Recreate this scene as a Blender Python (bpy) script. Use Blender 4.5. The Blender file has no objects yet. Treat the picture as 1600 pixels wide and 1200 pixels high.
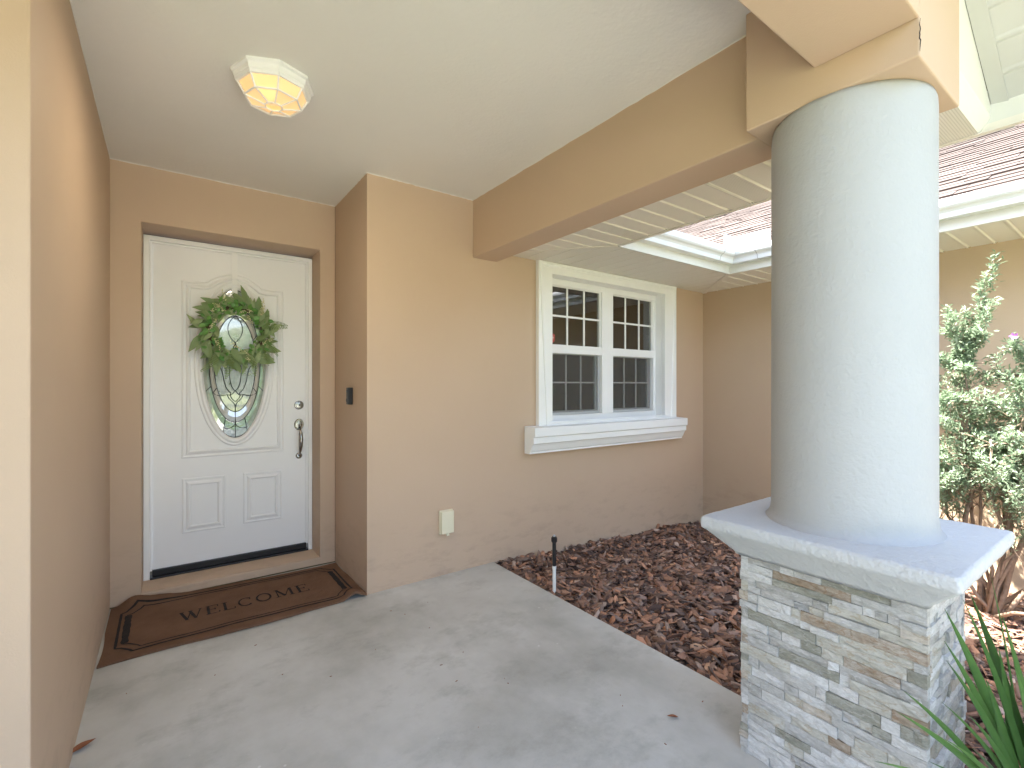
import bpy, bmesh, math, random
import numpy as np
from mathutils import Vector, Matrix, Euler
random.seed(7); rng = np.random.default_rng(7)
S = bpy.context.scene; C = S.collection
PI = math.pi
# ------------------------------------------------------------------ camera
cd = bpy.data.cameras.new('camera'); cam = bpy.data.objects.new('camera', cd); C.objects.link(cam)
cam.location = (0, 0, 1.30)
cam.rotation_euler = (PI/2, 0, -math.atan(539/746.6))
cd.sensor_width = 36; cd.lens = 746.6/1600*36; cd.shift_y = 2/1600; cd.clip_start = .02; cd.clip_end = 600
S.camera = cam
# ------------------------------------------------------------------ sky, sun, exposure
SUN = Vector((-.38, .35, 1)).normalized()
w = bpy.data.worlds.new('World'); S.world = w; w.use_nodes = True
nt = w.node_tree; bg = nt.nodes['Background']
sky = nt.nodes.new('ShaderNodeTexSky'); sky.sky_type = 'NISHITA'; sky.sun_disc = False
sky.sun_elevation = math.asin(SUN.z); sky.sun_rotation = math.atan2(SUN.x, SUN.y)
sky.air_density = 1.0; sky.dust_density = 2.5; sky.ozone_density = .6
hs_ = nt.nodes.new('ShaderNodeHueSaturation'); hs_.inputs['Saturation'].default_value = .85
nt.links.new(sky.outputs[0], hs_.inputs['Color']); nt.links.new(hs_.outputs[0], bg.inputs[0]); bg.inputs[1].default_value = .12
sl = bpy.data.lights.new('sun', 'SUN'); sl.energy = 4.6; sl.angle = math.radians(.6); sl.color = (1, .965, .91)
so = bpy.data.objects.new('sun', sl); C.objects.link(so); so.rotation_euler = SUN.to_track_quat('Z', 'Y').to_euler()
S.view_settings.view_transform = 'Standard'; S.view_settings.look = 'None'; S.view_settings.gamma = 1
S.view_settings.use_curve_mapping = False
S.view_settings.exposure = 3.02
S.render.engine = 'CYCLES'; S.cycles.max_bounces = 10; S.cycles.diffuse_bounces = 7

# ------------------------------------------------------------------ materials
def mat(name, col, rough=.6, metal=0, spec=.5):
    m = bpy.data.materials.new(name); m.use_nodes = True
    b = m.node_tree.nodes['Principled BSDF']
    b.inputs['Base Color'].default_value = (*col, 1); b.inputs['Roughness'].default_value = rough
    b.inputs['Metallic'].default_value = metal; b.inputs['Specular IOR Level'].default_value = spec
    return m, m.node_tree, b
def N(nt, t, **k):
    n = nt.nodes.new(t)
    for a, v in k.items():
        if a in n.inputs: n.inputs[a].default_value = v
        else: setattr(n, a, v)
    return n
def pos(nt, scale=(1, 1, 1), obj=False):
    if obj: g = N(nt, 'ShaderNodeTexCoord').outputs['Object']
    else: g = N(nt, 'ShaderNodeNewGeometry').outputs['Position']
    mp = N(nt, 'ShaderNodeMapping'); mp.inputs['Scale'].default_value = scale
    nt.links.new(g, mp.inputs[0]); return mp.outputs[0]
def noise(nt, vec, scale, detail=4, rough=.55):
    n = N(nt, 'ShaderNodeTexNoise', Scale=scale, Detail=detail, Roughness=rough)
    nt.links.new(vec, n.inputs['Vector']); return n.outputs['Fac']
def ramp(nt, fac, stops):
    r = N(nt, 'ShaderNodeValToRGB'); e = r.color_ramp.elements
    while len(e) < len(stops): e.new(.5)
    for i, (p, c) in enumerate(stops): e[i].position = p; e[i].color = (*c, 1)
    nt.links.new(fac, r.inputs[0]); return r.outputs[0]
def mix(nt, fac, a, b, mode='MIX'):
    m = N(nt, 'ShaderNodeMix', data_type='RGBA', blend_type=mode)
    for s, v in ((m.inputs[0], fac), (m.inputs[6], a), (m.inputs[7], b)):
        if isinstance(v, (int, float)): s.default_value = v
        elif isinstance(v, tuple): s.default_value = (*v, 1)
        else: nt.links.new(v, s)
    return m.outputs[2]
def bump(nt, b, h, strength=.3, dist=.005):
    n = N(nt, 'ShaderNodeBump'); n.inputs['Strength'].default_value = strength; n.inputs['Distance'].default_value = dist
    nt.links.new(h, n.inputs['Height']); nt.links.new(n.outputs[0], b.inputs['Normal'])
def vary(name, c1, c2, scale=1.5, rough=.7, bs=200, bstr=.2, bd=.002, spec=.4, obj=False, detail=5):
    m, nt, b = mat(name, c1, rough, 0, spec)
    p = pos(nt, obj=obj)
    nt.links.new(ramp(nt, noise(nt, p, scale, detail), [(.3, c1), (.7, c2)]), b.inputs['Base Color'])
    if bs: bump(nt, b, noise(nt, p, bs, 3), bstr, bd)
    return m
def stucco(name, c1, c2, dirt=(.30, .22, .16), bs=240, bstr=.25):
    m, nt, b = mat(name, c1, .62, 0, .35)
    p = pos(nt)
    base = ramp(nt, noise(nt, p, .9, 6, .6), [(.32, c1), (.68, c2)])
    # scuffs and grime of the paint close to the ground
    sx = N(nt, 'ShaderNodeSeparateXYZ'); nt.links.new(N(nt, 'ShaderNodeNewGeometry').outputs['Position'], sx.inputs[0])
    mr = N(nt, 'ShaderNodeMapRange'); mr.inputs[1].default_value = .0; mr.inputs[2].default_value = .55; mr.inputs[3].default_value = .5; mr.inputs[4].default_value = 0
    nt.links.new(sx.outputs[2], mr.inputs[0])
    g = ramp(nt, noise(nt, pos(nt, (2, 2, 5)), 2.2, 6, .65), [(.5, (0, 0, 0)), (.72, (1, 1, 1))])
    mm = N(nt, 'ShaderNodeMath', operation='MULTIPLY'); nt.links.new(mr.outputs[0], mm.inputs[0]); nt.links.new(g, mm.inputs[1])
    base = mix(nt, mm.outputs[0], base, dirt)
    nt.links.new(base, b.inputs['Base Color'])
    h = N(nt, 'ShaderNodeMath', operation='ADD')
    nt.links.new(noise(nt, p, bs, 3), h.inputs[0]); nt.links.new(noise(nt, p, 22, 3), h.inputs[1])
    bump(nt, b, h.outputs[0], bstr, .0025 if bs > 100 else .004)
    return m
M = {}
M['tan'] = stucco('tan_stucco', (.51, .378, .272), (.54, .403, .292))
M['tan_wing'] = stucco('tan_stucco_wing', (.48, .36, .25), (.51, .385, .27), bs=120, bstr=.3)
M['ceiling'] = stucco('ceiling_paint', (.73, .715, .675), (.77, .755, .715), bs=60, bstr=.35)
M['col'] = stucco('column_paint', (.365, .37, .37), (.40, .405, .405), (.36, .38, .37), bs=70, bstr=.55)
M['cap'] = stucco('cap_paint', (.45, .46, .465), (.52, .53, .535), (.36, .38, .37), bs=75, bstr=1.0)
M['sill'] = vary('sill_paint', (.80, .81, .81), (.84, .85, .85), 3, .5, 90, .35, .002)
M['white'] = vary('white_paint', (.82, .825, .82), (.85, .855, .85), 3, .38, 60, .04)
M['door'] = vary('door_paint', (.80, .81, .815), (.84, .845, .85), 2, .33, 90, .05)
M['vinyl'] = vary('window_vinyl', (.80, .80, .80), (.82, .82, .82), 3, .32, 0)
M['soffit'] = vary('soffit_vinyl', (.72, .68, .62), (.75, .71, .65), 4, .5, 300, .12)
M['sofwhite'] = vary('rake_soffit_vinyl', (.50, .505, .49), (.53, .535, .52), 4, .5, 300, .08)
M['alu'] = vary('gutter_aluminium', (.70, .73, .75), (.76, .78, .79), 6, .28, 0)
M['fascia'] = vary('fascia_aluminium', (.64, .64, .60), (.68, .68, .64), 4, .4, 0)
M['black'] = mat('black_rubber', (.012, .012, .014), .4)[0]
M['dark'] = mat('dark_gap', (.02, .018, .015), .8)[0]
M['nickel'] = mat('brushed_nickel', (.36, .35, .33), .26, 1)[0]
M['nickeldark'] = mat('dark_nickel', (.12, .115, .11), .35, 1)[0]  # darker nickel tone for the keyhole
M['came'] = mat('dark_came', (.045, .05, .055), .35, .7)[0]
M['almond'] = mat('almond_plastic', (.72, .67, .50), .45)[0]
M['pvc'] = mat('white_pvc', (.76, .76, .72), .4)[0]
M['grey_frame'] = mat('grey_screen_frame', (.42, .43, .44), .45)[0]
# perforated soffit: fine lines
def perf(name, c1, c2, axis, freq, rough=.5):
    m, nt, b = mat(name, c1, rough)
    wv = N(nt, 'ShaderNodeTexWave', wave_type='BANDS', bands_direction=axis, Scale=freq)
    nt.links.new(N(nt, 'ShaderNodeNewGeometry').outputs['Position'], wv.inputs[0])
    nt.links.new(ramp(nt, wv.outputs['Fac'], [(.15, c2), (.5, c1)]), b.inputs['Base Color'])
    bump(nt, b, wv.outputs['Fac'], .25, .002); return m
M['perf'] = perf('perforated_soffit', (.72, .69, .63), (.58, .55, .50), 'Y', 38)
M['perfx'] = perf('window_soffit', (.72, .69, .63), (.68, .65, .59), 'X', 38)
def concrete():
    m, nt, b = mat('concrete', (.4, .4, .38), .62, 0, .4); p = pos(nt)
    c = ramp(nt, noise(nt, p, 1.1, 8, .62), [(.3, (.345, .335, .295)), (.48, (.475, .468, .43)), (.68, (.565, .56, .525))])
    st = ramp(nt, noise(nt, pos(nt, (1, 1.35, 1)), 2.6, 8, .72), [(.52, (0, 0, 0)), (.74, (1, 1, 1))])
    c = mix(nt, N_mul(nt, st, .6), c, (.22, .215, .185))
    sp = ramp(nt, noise(nt, p, 26, 5, .7), [(.66, (0, 0, 0)), (.78, (1, 1, 1))])
    c = mix(nt, N_mul(nt, sp, .3), c, (.25, .25, .23))
    big = ramp(nt, noise(nt, pos(nt, (.8, .55, 1)), 1.7, 7, .62), [(.47, (0, 0, 0)), (.66, (1, 1, 1))])
    c = mix(nt, N_mul(nt, big, .52), c, (.24, .235, .20))
    sp2 = ramp(nt, noise(nt, pos(nt, (1, 1.6, 1)), 48, 4, .8), [(.70, (0, 0, 0)), (.74, (1, 1, 1))])
    c = mix(nt, N_mul(nt, sp2, .55), c, (.13, .12, .10))
    v = N(nt, 'ShaderNodeTexVoronoi', Scale=13); nt.links.new(p, v.inputs['Vector'])
    ws = ramp(nt, v.outputs['Distance'], [(.05, (1, 1, 1)), (.09, (0, 0, 0))])
    gate = ramp(nt, noise(nt, p, 3.1, 2), [(.56, (0, 0, 0)), (.66, (1, 1, 1))])
    c = mix(nt, N_mul(nt, mix(nt, 1.0, ws, gate, 'MULTIPLY'), .5), c, (.78, .78, .75))
    nt.links.new(c, b.inputs['Base Color'])
    r = ramp(nt, noise(nt, p, 2, 5), [(.3, (.42,)*3), (.7, (.7,)*3)]); nt.links.new(r, b.inputs['Roughness'])
    bump(nt, b, noise(nt, p, 90, 6, .7), .18, .003); return m
def N_mul(nt, v, k):
    m = N(nt, 'ShaderNodeMath', operation='MULTIPLY'); nt.links.new(v, m.inputs[0]); m.inputs[1].default_value = k; return m.outputs[0]
M['concrete'] = concrete()
M['soil'] = vary('bark_soil', (.05, .032, .022), (.09, .06, .04), 8, .9, 60, .8, .01)
M['lawn'] = vary('lawn_grass', (.12, .145, .045), (.16, .18, .06), 1.2, .8, 80, .8, .02)
M['drive'] = vary('driveway_concrete', (.42, .41, .38), (.5, .49, .46), 2, .7, 60, .2)
def mulchmat():
    m, nt, b = mat('pine_bark', (.2, .1, .07), .78, 0, .35)
    a = N(nt, 'ShaderNodeVertexColor', layer_name='Col')
    c = mix(nt, N_mul(nt, noise(nt, pos(nt, (1, 1, 1)), 90, 6, .7), .75), a.outputs[0], (.07, .045, .035))
    nt.links.new(c, b.inputs['Base Color']); bump(nt, b, noise(nt, pos(nt, (1, 1, 1)), 160, 5, .7), .8, .004); return m
M['mulch'] = mulchmat()
def shingle():
    m, nt, b = mat('asphalt_shingle', (.5, .3, .25), .85)
    oi = N(nt, 'ShaderNodeObjectInfo'); p = pos(nt)
    c = ramp(nt, oi.outputs['Random'], [(0, (.062, .045, .036)), (.35, (.082, .060, .048)), (.7, (.10, .075, .062)), (1, (.13, .10, .085))])
    c = mix(nt, N_mul(nt, noise(nt, p, 260, 3, .7), .5), c, (.035, .025, .02))
    nt.links.new(c, b.inputs['Base Color']); bump(nt, b, noise(nt, p, 300, 3), .5, .003); return m
M['shingle'] = shingle()
def stone(i, cols, veins, vs=9):
    m, nt, b = mat('ledgestone_%s' % i, cols[0], .55, 0, .5)
    g = N(nt, 'ShaderNodeNewGeometry').outputs['Position']; oi = N(nt, 'ShaderNodeObjectInfo')
    off = N(nt, 'ShaderNodeVectorMath', operation='SCALE'); nt.links.new(oi.outputs['Location'], off.inputs[0]); off.inputs['Scale'].default_value = 37.3
    ad = N(nt, 'ShaderNodeVectorMath', operation='ADD'); nt.links.new(g, ad.inputs[0]); nt.links.new(off.outputs[0], ad.inputs[1])
    mp = N(nt, 'ShaderNodeMapping'); mp.inputs['Scale'].default_value = (1, 1, 2.4); nt.links.new(ad.outputs[0], mp.inputs[0])
    n1 = noise(nt, mp.outputs[0], vs, 9, .72)
    k = len(cols)
    c = ramp(nt, n1, [(.3+.4*j/(k-1), cols[j]) for j in range(k)])
    n2 = noise(nt, mp.outputs[0], 45, 10, .82)
    c = mix(nt, ramp(nt, n2, [(.42, (0, 0, 0)), (.72, (.8, .8, .8))]), c, tuple(x*.6 for x in cols[0]))
    wv = N(nt, 'ShaderNodeTexWave', wave_type='BANDS', bands_direction='DIAGONAL', Scale=4.5, Distortion=14, Detail=6); wv.inputs['Detail Scale'].default_value = 3
    nt.links.new(mp.outputs[0], wv.inputs[0])
    vf = ramp(nt, wv.outputs['Fac'], [(.0, (1, 1, 1)), (.10, (0, 0, 0))])
    c = mix(nt, N_mul(nt, vf, .55), c, veins)
    nt.links.new(c, b.inputs['Base Color'])
    h = N(nt, 'ShaderNodeMath', operation='ADD'); nt.links.new(n1, h.inputs[0]); nt.links.new(n2, h.inputs[1])
    bump(nt, b, h.outputs[0], .85, .008); return m
ST = [stone('white', [(.58, .57, .54), (.71, .70, .67), (.80, .79, .77)], (.46, .44, .40)),
      stone('grey', [(.34, .33, .30), (.47, .455, .42), (.60, .585, .55)], (.62, .61, .59)),
      stone('pale_grey', [(.44, .43, .405), (.56, .55, .52), (.68, .67, .64)], (.36, .34, .30)),
      stone('olive', [(.24, .24, .185), (.35, .34, .28), (.47, .46, .41)], (.48, .46, .41)),
      stone('cream', [(.46, .44, .37), (.57, .55, .48), (.68, .66, .60)], (.40, .31, .20)),
      stone('rust', [(.26, .17, .095), (.46, .39, .31), (.60, .57, .52)], (.25, .14, .06), 5),
      stone('tan', [(.42, .35, .26), (.55, .49, .41), (.66, .62, .56)], (.33, .24, .14)),
      stone('slate', [(.24, .24, .235), (.35, .35, .34), (.48, .48, .47)], (.55, .55, .54))]
def glass(name, tint, rough=.0, alpha=.35):
    m = bpy.data.materials.new(name); m.use_nodes = True; nt = m.node_tree
    for n in list(nt.nodes): nt.nodes.remove(n)
    o = N(nt, 'ShaderNodeOutputMaterial'); t = N(nt, 'ShaderNodeBsdfTransparent'); t.inputs[0].default_value = (*tint, 1)
    g = N(nt, 'ShaderNodeBsdfGlossy'); g.inputs['Roughness'].default_value = rough; g.inputs[0].default_value = (1, 1, 1, 1)
    f = N(nt, 'ShaderNodeFresnel'); f.inputs[0].default_value = 1.6
    mx = N(nt, 'ShaderNodeMixShader'); ad = N(nt, 'ShaderNodeMath', operation='MULTIPLY_ADD')
    nt.links.new(f.outputs[0], ad.inputs[0]); ad.inputs[1].default_value = 1.5; ad.inputs[2].default_value = .05
    nt.links.new(ad.outputs[0], mx.inputs[0]); nt.links.new(t.outputs[0], mx.inputs[1]); nt.links.new(g.outputs[0], mx.inputs[2])
    nt.links.new(mx.outputs[0], o.inputs[0]); return m
M['glass'] = glass('window_glass', (.62, .62, .58))
def obscure(name, c1, c2, rough, bs, bstr, tr=.35):
    m, nt, b = mat(name, c1, rough, 0, .9); p = pos(nt)
    b.inputs['IOR'].default_value = 1.6
    v = N(nt, 'ShaderNodeTexVoronoi', Scale=bs); nt.links.new(p, v.inputs['Vector'])
    nt.links.new(ramp(nt, noise(nt, p, 14, 4), [(.3, c1), (.7, c2)]), b.inputs['Base Color'])
    b.inputs['Transmission Weight'].default_value = tr
    b.inputs['Coat Weight'].default_value = .8; b.inputs['Coat Roughness'].default_value = .03; b.inputs['Coat IOR'].default_value = 2.6
    bump(nt, b, v.outputs['Distance'], bstr, .004); return m
M['seedy'] = obscure('seedy_glass', (.50, .53, .45), (.72, .74, .68), .12, 190, .35, .55)
M['border'] = obscure('border_glass', (.26, .34, .29), (.42, .50, .44), .08, 60, .25, .15)
M['bevel'] = obscure('bevelled_glass', (.62, .66, .62), (.78, .80, .76), .05, 20, .05, .15)
def leafmat(name, c1, c2, rough=.5, tl=.15, per_obj=True):
    m, nt, b = mat(name, c1, rough, 0, .45)
    if per_obj: f = N(nt, 'ShaderNodeObjectInfo').outputs['Random']
    else: f = N(nt, 'ShaderNodeNewGeometry').outputs['Random Per Island']
    c = ramp(nt, f, [(0, c1), (1, c2)])
    c = mix(nt, N_mul(nt, noise(nt, pos(nt), 40, 4), .5), c, tuple(x*.6 for x in c1))
    nt.links.new(c, b.inputs['Base Color'])
    t = N(nt, 'ShaderNodeBsdfTranslucent'); nt.links.new(c, t.inputs[0]); mx = N(nt, 'ShaderNodeMixShader'); mx.inputs[0].default_value = tl
    nt.links.new(b.outputs[0], mx.inputs[1]); nt.links.new(t.outputs[0], mx.inputs[2])
    nt.links.new(mx.outputs[0], nt.nodes['Material Output'].inputs[0]); return m
M['euc'] = leafmat('eucalyptus_leaf', (.16, .25, .085), (.36, .44, .22), .5)
M['green'] = leafmat('bright_leaf', (.07, .23, .04), (.18, .38, .09), .4)
M['fern'] = leafmat('fern_frond', (.12, .20, .04), (.20, .28, .07), .5)
M['berry'] = mat('cream_berry', (.62, .60, .36), .5)[0]
M['blade'] = leafmat('flax_blade', (.06, .15, .035), (.14, .28, .07), .38, .25)
M['sage'] = leafmat('sage_leaf', (.20, .29, .17), (.42, .50, .36), .7, .4, False)
M['bark'] = vary('shrub_bark', (.20, .14, .10), (.32, .24, .18), 30, .85, 120, .6, .004)
M['petal'] = mat('purple_petal', (.5, .18, .55), .5)[0]
M['ringtwig'] = mat('vine_twig', (.07, .045, .025), .8)[0]
def coir():
    m, nt, b = mat('coir', (.2, .1, .05), .95, 0, .1); p = pos(nt)
    c = ramp(nt, noise(nt, p, 5, 6, .7), [(.3, (.215, .125, .078)), (.7, (.30, .18, .115))])
    c = mix(nt, N_mul(nt, noise(nt, p, 330, 4, .8), .7), c, (.085, .035, .016))
    g = ramp(nt, noise(nt, p, 75, 3, .8), [(.70, (0, 0, 0)), (.76, (1, 1, 1))]); c = mix(nt, N_mul(nt, g, .45), c, (.42, .28, .16))
    nt.links.new(c, b.inputs['Base Color']); bump(nt, b, noise(nt, p, 420, 4, .8), 1, .006); return m
M['coir'] = coir()
M['coirblack'] = vary('black_coir', (.010, .008, .007), (.03, .022, .018), 60, .95, 400, .9, .004)
def lampglass():
    m, nt, b = mat('lamp_glass', (.9, .72, .42), .35)
    n = noise(nt, pos(nt), 14, 2)
    nt.links.new(ramp(nt, n, [(.3, (1, .66, .34)), (.7, (1, .80, .54))]), b.inputs['Emission Color'])
    b.inputs['Emission Strength'].default_value = .034
    b.inputs['Transmission Weight'].default_value = .4; b.inputs['IOR'].default_value = 1.15
    return m
M['lampglass'] = lampglass()
M['bulb'] = mat('lit_bulb', (1, .9, .7), .5)[0]
_b = M['bulb'].node_tree.nodes['Principled BSDF']; _b.inputs['Emission Color'].default_value = (1, .78, .42, 1); _b.inputs['Emission Strength'].default_value = .35
M['room'] = mat('interior_wall', (.30, .27, .22), .8)[0]
M['hall_glow'] = mat('hall_glow_panel', (.6, .6, .58), .8)[0]
_b = M['hall_glow'].node_tree.nodes['Principled BSDF']; _b.inputs['Emission Color'].default_value = (.80, .87, 1, 1); _b.inputs['Emission Strength'].default_value = .09  # panel behind the door glass glows in place of daylight indoors
M['bottle'] = mat('pale_glass_bottle', (.45, .5, .42), .15)[0]
M['red'] = mat('red_sticker', (.42, .05, .04), .5)[0]
M['cream'] = mat('cream_print', (.7, .6, .5), .5)[0]
M['deadleaf'] = vary('dead_leaf', (.20, .07, .03), (.28, .11, .05), 60, .7, 0)
M['hedge'] = vary('far_foliage', (.02, .05, .012), (.05, .09, .02), 1.5, .8, 4, 1, .3)
def screen():
    m = bpy.data.materials.new('insect_screen'); m.use_nodes = True; nt = m.node_tree
    b = nt.nodes['Principled BSDF']; b.inputs['Base Color'].default_value = (.10, .097, .088, 1); b.inputs['Roughness'].default_value = .7
    t = N(nt, 'ShaderNodeBsdfTransparent'); mx = N(nt, 'ShaderNodeMixShader'); mx.inputs[0].default_value = .3
    nt.links.new(t.outputs[0], mx.inputs[1]); nt.links.new(b.outputs[0], mx.inputs[2]); nt.links.new(mx.outputs[0], nt.nodes['Material Output'].inputs[0]); return m
M['screen'] = screen()

# ------------------------------------------------------------------ helpers
def link(name, me, m=None, parent=None, label=None, cat=None, group=None, kind=None, center=True, bev=0, seg=2, smooth=False, solid=0):
    """link a mesh given in world coordinates as one object; its origin goes to the mesh's bottom centre"""
    o = bpy.data.objects.new(name, me); C.objects.link(o)
    if m is not None:
        for mm in (m if isinstance(m, list) else [m]): me.materials.append(mm)
    if center and len(me.vertices):
        co = np.empty(len(me.vertices)*3); me.vertices.foreach_get('co', co); co = co.reshape(-1, 3)
        c = (co.min(0)+co.max(0))/2; c[2] = co[:, 2].min()
        co -= c; me.vertices.foreach_set('co', co.ravel()); o.location = c
    if parent is not None:
        p = parent.matrix_basis.copy(); q = parent
        while q.parent: q = q.parent; p = q.matrix_basis @ p
        o.parent = parent; o.location = p.inverted() @ o.location
    if smooth: me.polygons.foreach_set('use_smooth', [True]*len(me.polygons))
    if label: o['label'] = label
    if cat: o['category'] = cat
    if group: o['group'] = group
    if kind: o['kind'] = kind
    if solid: md = o.modifiers.new('solid', 'SOLIDIFY'); md.thickness = solid; md.offset = 0
    if bev: md = o.modifiers.new('bevel', 'BEVEL'); md.width = bev; md.segments = seg; md.limit_method = 'ANGLE'
    return o
def root(name, loc, label, cat, group=None):
    o = bpy.data.objects.new(name, None); C.objects.link(o); o.location = loc; o.empty_display_size = .1
    o['label'] = label; o['category'] = cat
    if group: o['group'] = group
    return o
def me_from(vs, fs, name='mesh'):
    me = bpy.data.meshes.new(name); me.from_pydata([tuple(v) for v in vs], [], fs); me.update()
    return me
def fix(me):
    bm = bmesh.new(); bm.from_mesh(me); bmesh.ops.recalc_face_normals(bm, faces=bm.faces); bm.to_mesh(me); bm.free(); return me
BF = [(0, 3, 2, 1), (4, 5, 6, 7), (0, 1, 5, 4), (1, 2, 6, 5), (2, 3, 7, 6), (3, 0, 4, 7)]
def boxv(x0, x1, y0, y1, z0, z1):
    return [(x0, y0, z0), (x1, y0, z0), (x1, y1, z0), (x0, y1, z0), (x0, y0, z1), (x1, y0, z1), (x1, y1, z1), (x0, y1, z1)]
def box(x0, x1, y0, y1, z0, z1): return me_from(boxv(x0, x1, y0, y1, z0, z1), BF)
def boxes(l):
    vs, fs = [], []
    for b in l:
        n = len(vs); vs += boxv(*b); fs += [tuple(i+n for i in f) for f in BF]
    return me_from(vs, fs)
def prism(poly, axis, a, b):
    """polygon extruded along an axis; poly holds the two other coordinates in xyz order"""
    def pt(p, t): return {'x': (t, p[0], p[1]), 'y': (p[0], t, p[1]), 'z': (p[0], p[1], t)}[axis]
    n = len(poly); vs = [pt(p, a) for p in poly]+[pt(p, b) for p in poly]
    fs = [tuple(range(n)), tuple(range(2*n-1, n-1, -1))]+[(i, (i+1) % n, n+(i+1) % n, n+i) for i in range(n)]
    return fix(me_from(vs, fs))
def ring_wall(x0, x1, z0, z1, hx0, hx1, hz0, hz1, y0, y1):
    X = [x0, hx0, hx1, x1]; Z = [z0, hz0, hz1, z1]; vs = []; fs = []
    for y in (y0, y1):
        for k in range(4):
            for i in range(4): vs.append((X[i], y, Z[k]))
    id = lambda s, i, k: s*16+k*4+i
    for i in range(3):
        for k in range(3):
            if (i, k) == (1, 1): continue
            for s in (0, 1): fs.append((id(s, i, k), id(s, i+1, k), id(s, i+1, k+1), id(s, i, k+1)))
    for loop in ([(0,0),(1,0),(2,0),(3,0),(3,1),(3,2),(3,3),(2,3),(1,3),(0,3),(0,2),(0,1)], [(1,1),(2,1),(2,2),(1,2)]):
        for j in range(len(loop)):
            a, b = loop[j], loop[(j+1) % len(loop)]
            fs.append((id(0, *a), id(0, *b), id(1, *b), id(1, *a)))
    return fix(me_from(vs, fs))
def lathe(prof, seg=24, axis='z', c=(0, 0, 0), sx=1, sy=1):
    """prof: (radius, height) pairs"""
    vs, fs = [], []; n = len(prof)
    for j in range(seg):
        a = 2*PI*j/seg
        for r, h in prof:
            u, v = r*math.cos(a)*sx, r*math.sin(a)*sy
            p = {'z': (u, v, h), 'y': (u, h, v), 'x': (h, u, v)}[axis]; vs.append((c[0]+p[0], c[1]+p[1], c[2]+p[2]))
    for j in range(seg):
        k = (j+1) % seg
        for i in range(n-1): fs.append((j*n+i, k*n+i, k*n+i+1, j*n+i+1))
    fs.append(tuple(j*n for j in range(seg))); fs.append(tuple(j*n+n-1 for j in range(seg)))
    return fix(me_from(vs, fs))
def tube_data(pts, rad, seg=6, base=0):
    pts = [Vector(p) for p in pts]; vs, fs = [], []
    if not isinstance(rad, (list, tuple)): rad = [rad]*len(pts)
    up = Vector((.13, .31, .94)).normalized()
    for i, p in enumerate(pts):
        t = (pts[min(i+1, len(pts)-1)]-pts[max(i-1, 0)]).normalized()
        a = t.cross(up)
        if a.length < .05: a = t.cross(Vector((1, 0, 0)))
        a.normalize(); b = t.cross(a)
        for k in range(seg):
            q = 2*PI*k/seg; vs.append(p+(a*math.cos(q)+b*math.sin(q))*rad[i])
    for i in range(len(pts)-1):
        for k in range(seg): fs.append((base+i*seg+k, base+i*seg+(k+1) % seg, base+(i+1)*seg+(k+1) % seg, base+(i+1)*seg+k))
    fs.append(tuple(base+k for k in range(seg-1, -1, -1))); fs.append(tuple(base+(len(pts)-1)*seg+k for k in range(seg)))
    return vs, fs
def tube(pts, rad, seg=6): return me_from(*tube_data(pts, rad, seg))
def tubes(lst, seg=5):
    vs, fs = [], []
    for pts, r in lst:
        v, f = tube_data(pts, r, seg, len(vs)); vs += v; fs += f
    return me_from(vs, fs)
def sweep_xz(path, prof, y, closed=True):
    """profile (inward offset, proud height) swept along a closed path in the XZ plane at y, proud towards -Y"""
    n = len(path); vs = []; fs = []; k = len(prof)
    A = sum(path[i][0]*path[(i+1) % n][1]-path[(i+1) % n][0]*path[i][1] for i in range(n)); sg = 1 if A > 0 else -1
    for i in range(n):
        p = Vector(path[i]); a = (p-Vector(path[i-1])).normalized(); b = (Vector(path[(i+1) % n])-p).normalized()
        na, nb = Vector((-a.y, a.x))*sg, Vector((-b.y, b.x))*sg
        m = (na+nb); m = m/max(m.length_squared/2, .35)
        for o, h in prof: vs.append((p.x+m.x*o, y-h, p.y+m.y*o))
    for i in range(n):
        j = (i+1) % n
        for q in range(k-1): fs.append((i*k+q, j*k+q, j*k+q+1, i*k+q+1))
    return fix(me_from(vs, fs))
def ell(cx, cz, a, b, n=64, t0=0, t1=2*PI): 
    full = abs(t1-t0-2*PI) < 1e-6
    return [(cx+a*math.cos(t0+(t1-t0)*i/(n if full else n-1)), cz+b*math.sin(t0+(t1-t0)*i/(n if full else n-1))) for i in range(n)]
def copy_part(src, parent, loc, rot=(0, 0, 0), sc=(1, 1, 1), name=None):
    o = src.copy(); C.objects.link(o); o.parent = parent; o.location = loc; o.rotation_euler = rot; o.scale = sc
    return o

# ================================================================== SETTING
link('porch_floor', box(-1.2, 1.95, -1.7, 3.619, -.18, 0), M['concrete'], kind='structure', bev=.006)
def gz(x, y): return -.035-.105*min(max((x-1.95)/2.6, 0), 1)
gv, gf = [], []; nx, ny = 28, 44
for j in range(ny+1):
    for i in range(nx+1):
        x = 1.95+2.67*i/nx; y = -1.7+4.63*j/ny
        gv.append((x, y, gz(x, y)+.012*math.sin(x*7+y*3)*math.sin(y*6)-.02))
gf = [(j*(nx+1)+i, j*(nx+1)+i+1, (j+1)*(nx+1)+i+1, (j+1)*(nx+1)+i) for j in range(ny) for i in range(nx)]
link('mulch_bed_ground', me_from(gv, gf), M['soil'], kind='structure', smooth=True)
link('lawn_ground', box(-250, 250, -250, 250, -1.2, -.24), M['lawn'], kind='structure')
link('walkway', box(-.6, 1.4, -10.5, -1.71, -.22, -.01), M['drive'], kind='structure')
link('driveway', box(-30, 30, -15.5, -10.51, -.232, -.12), M['drive'], kind='structure')

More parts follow.
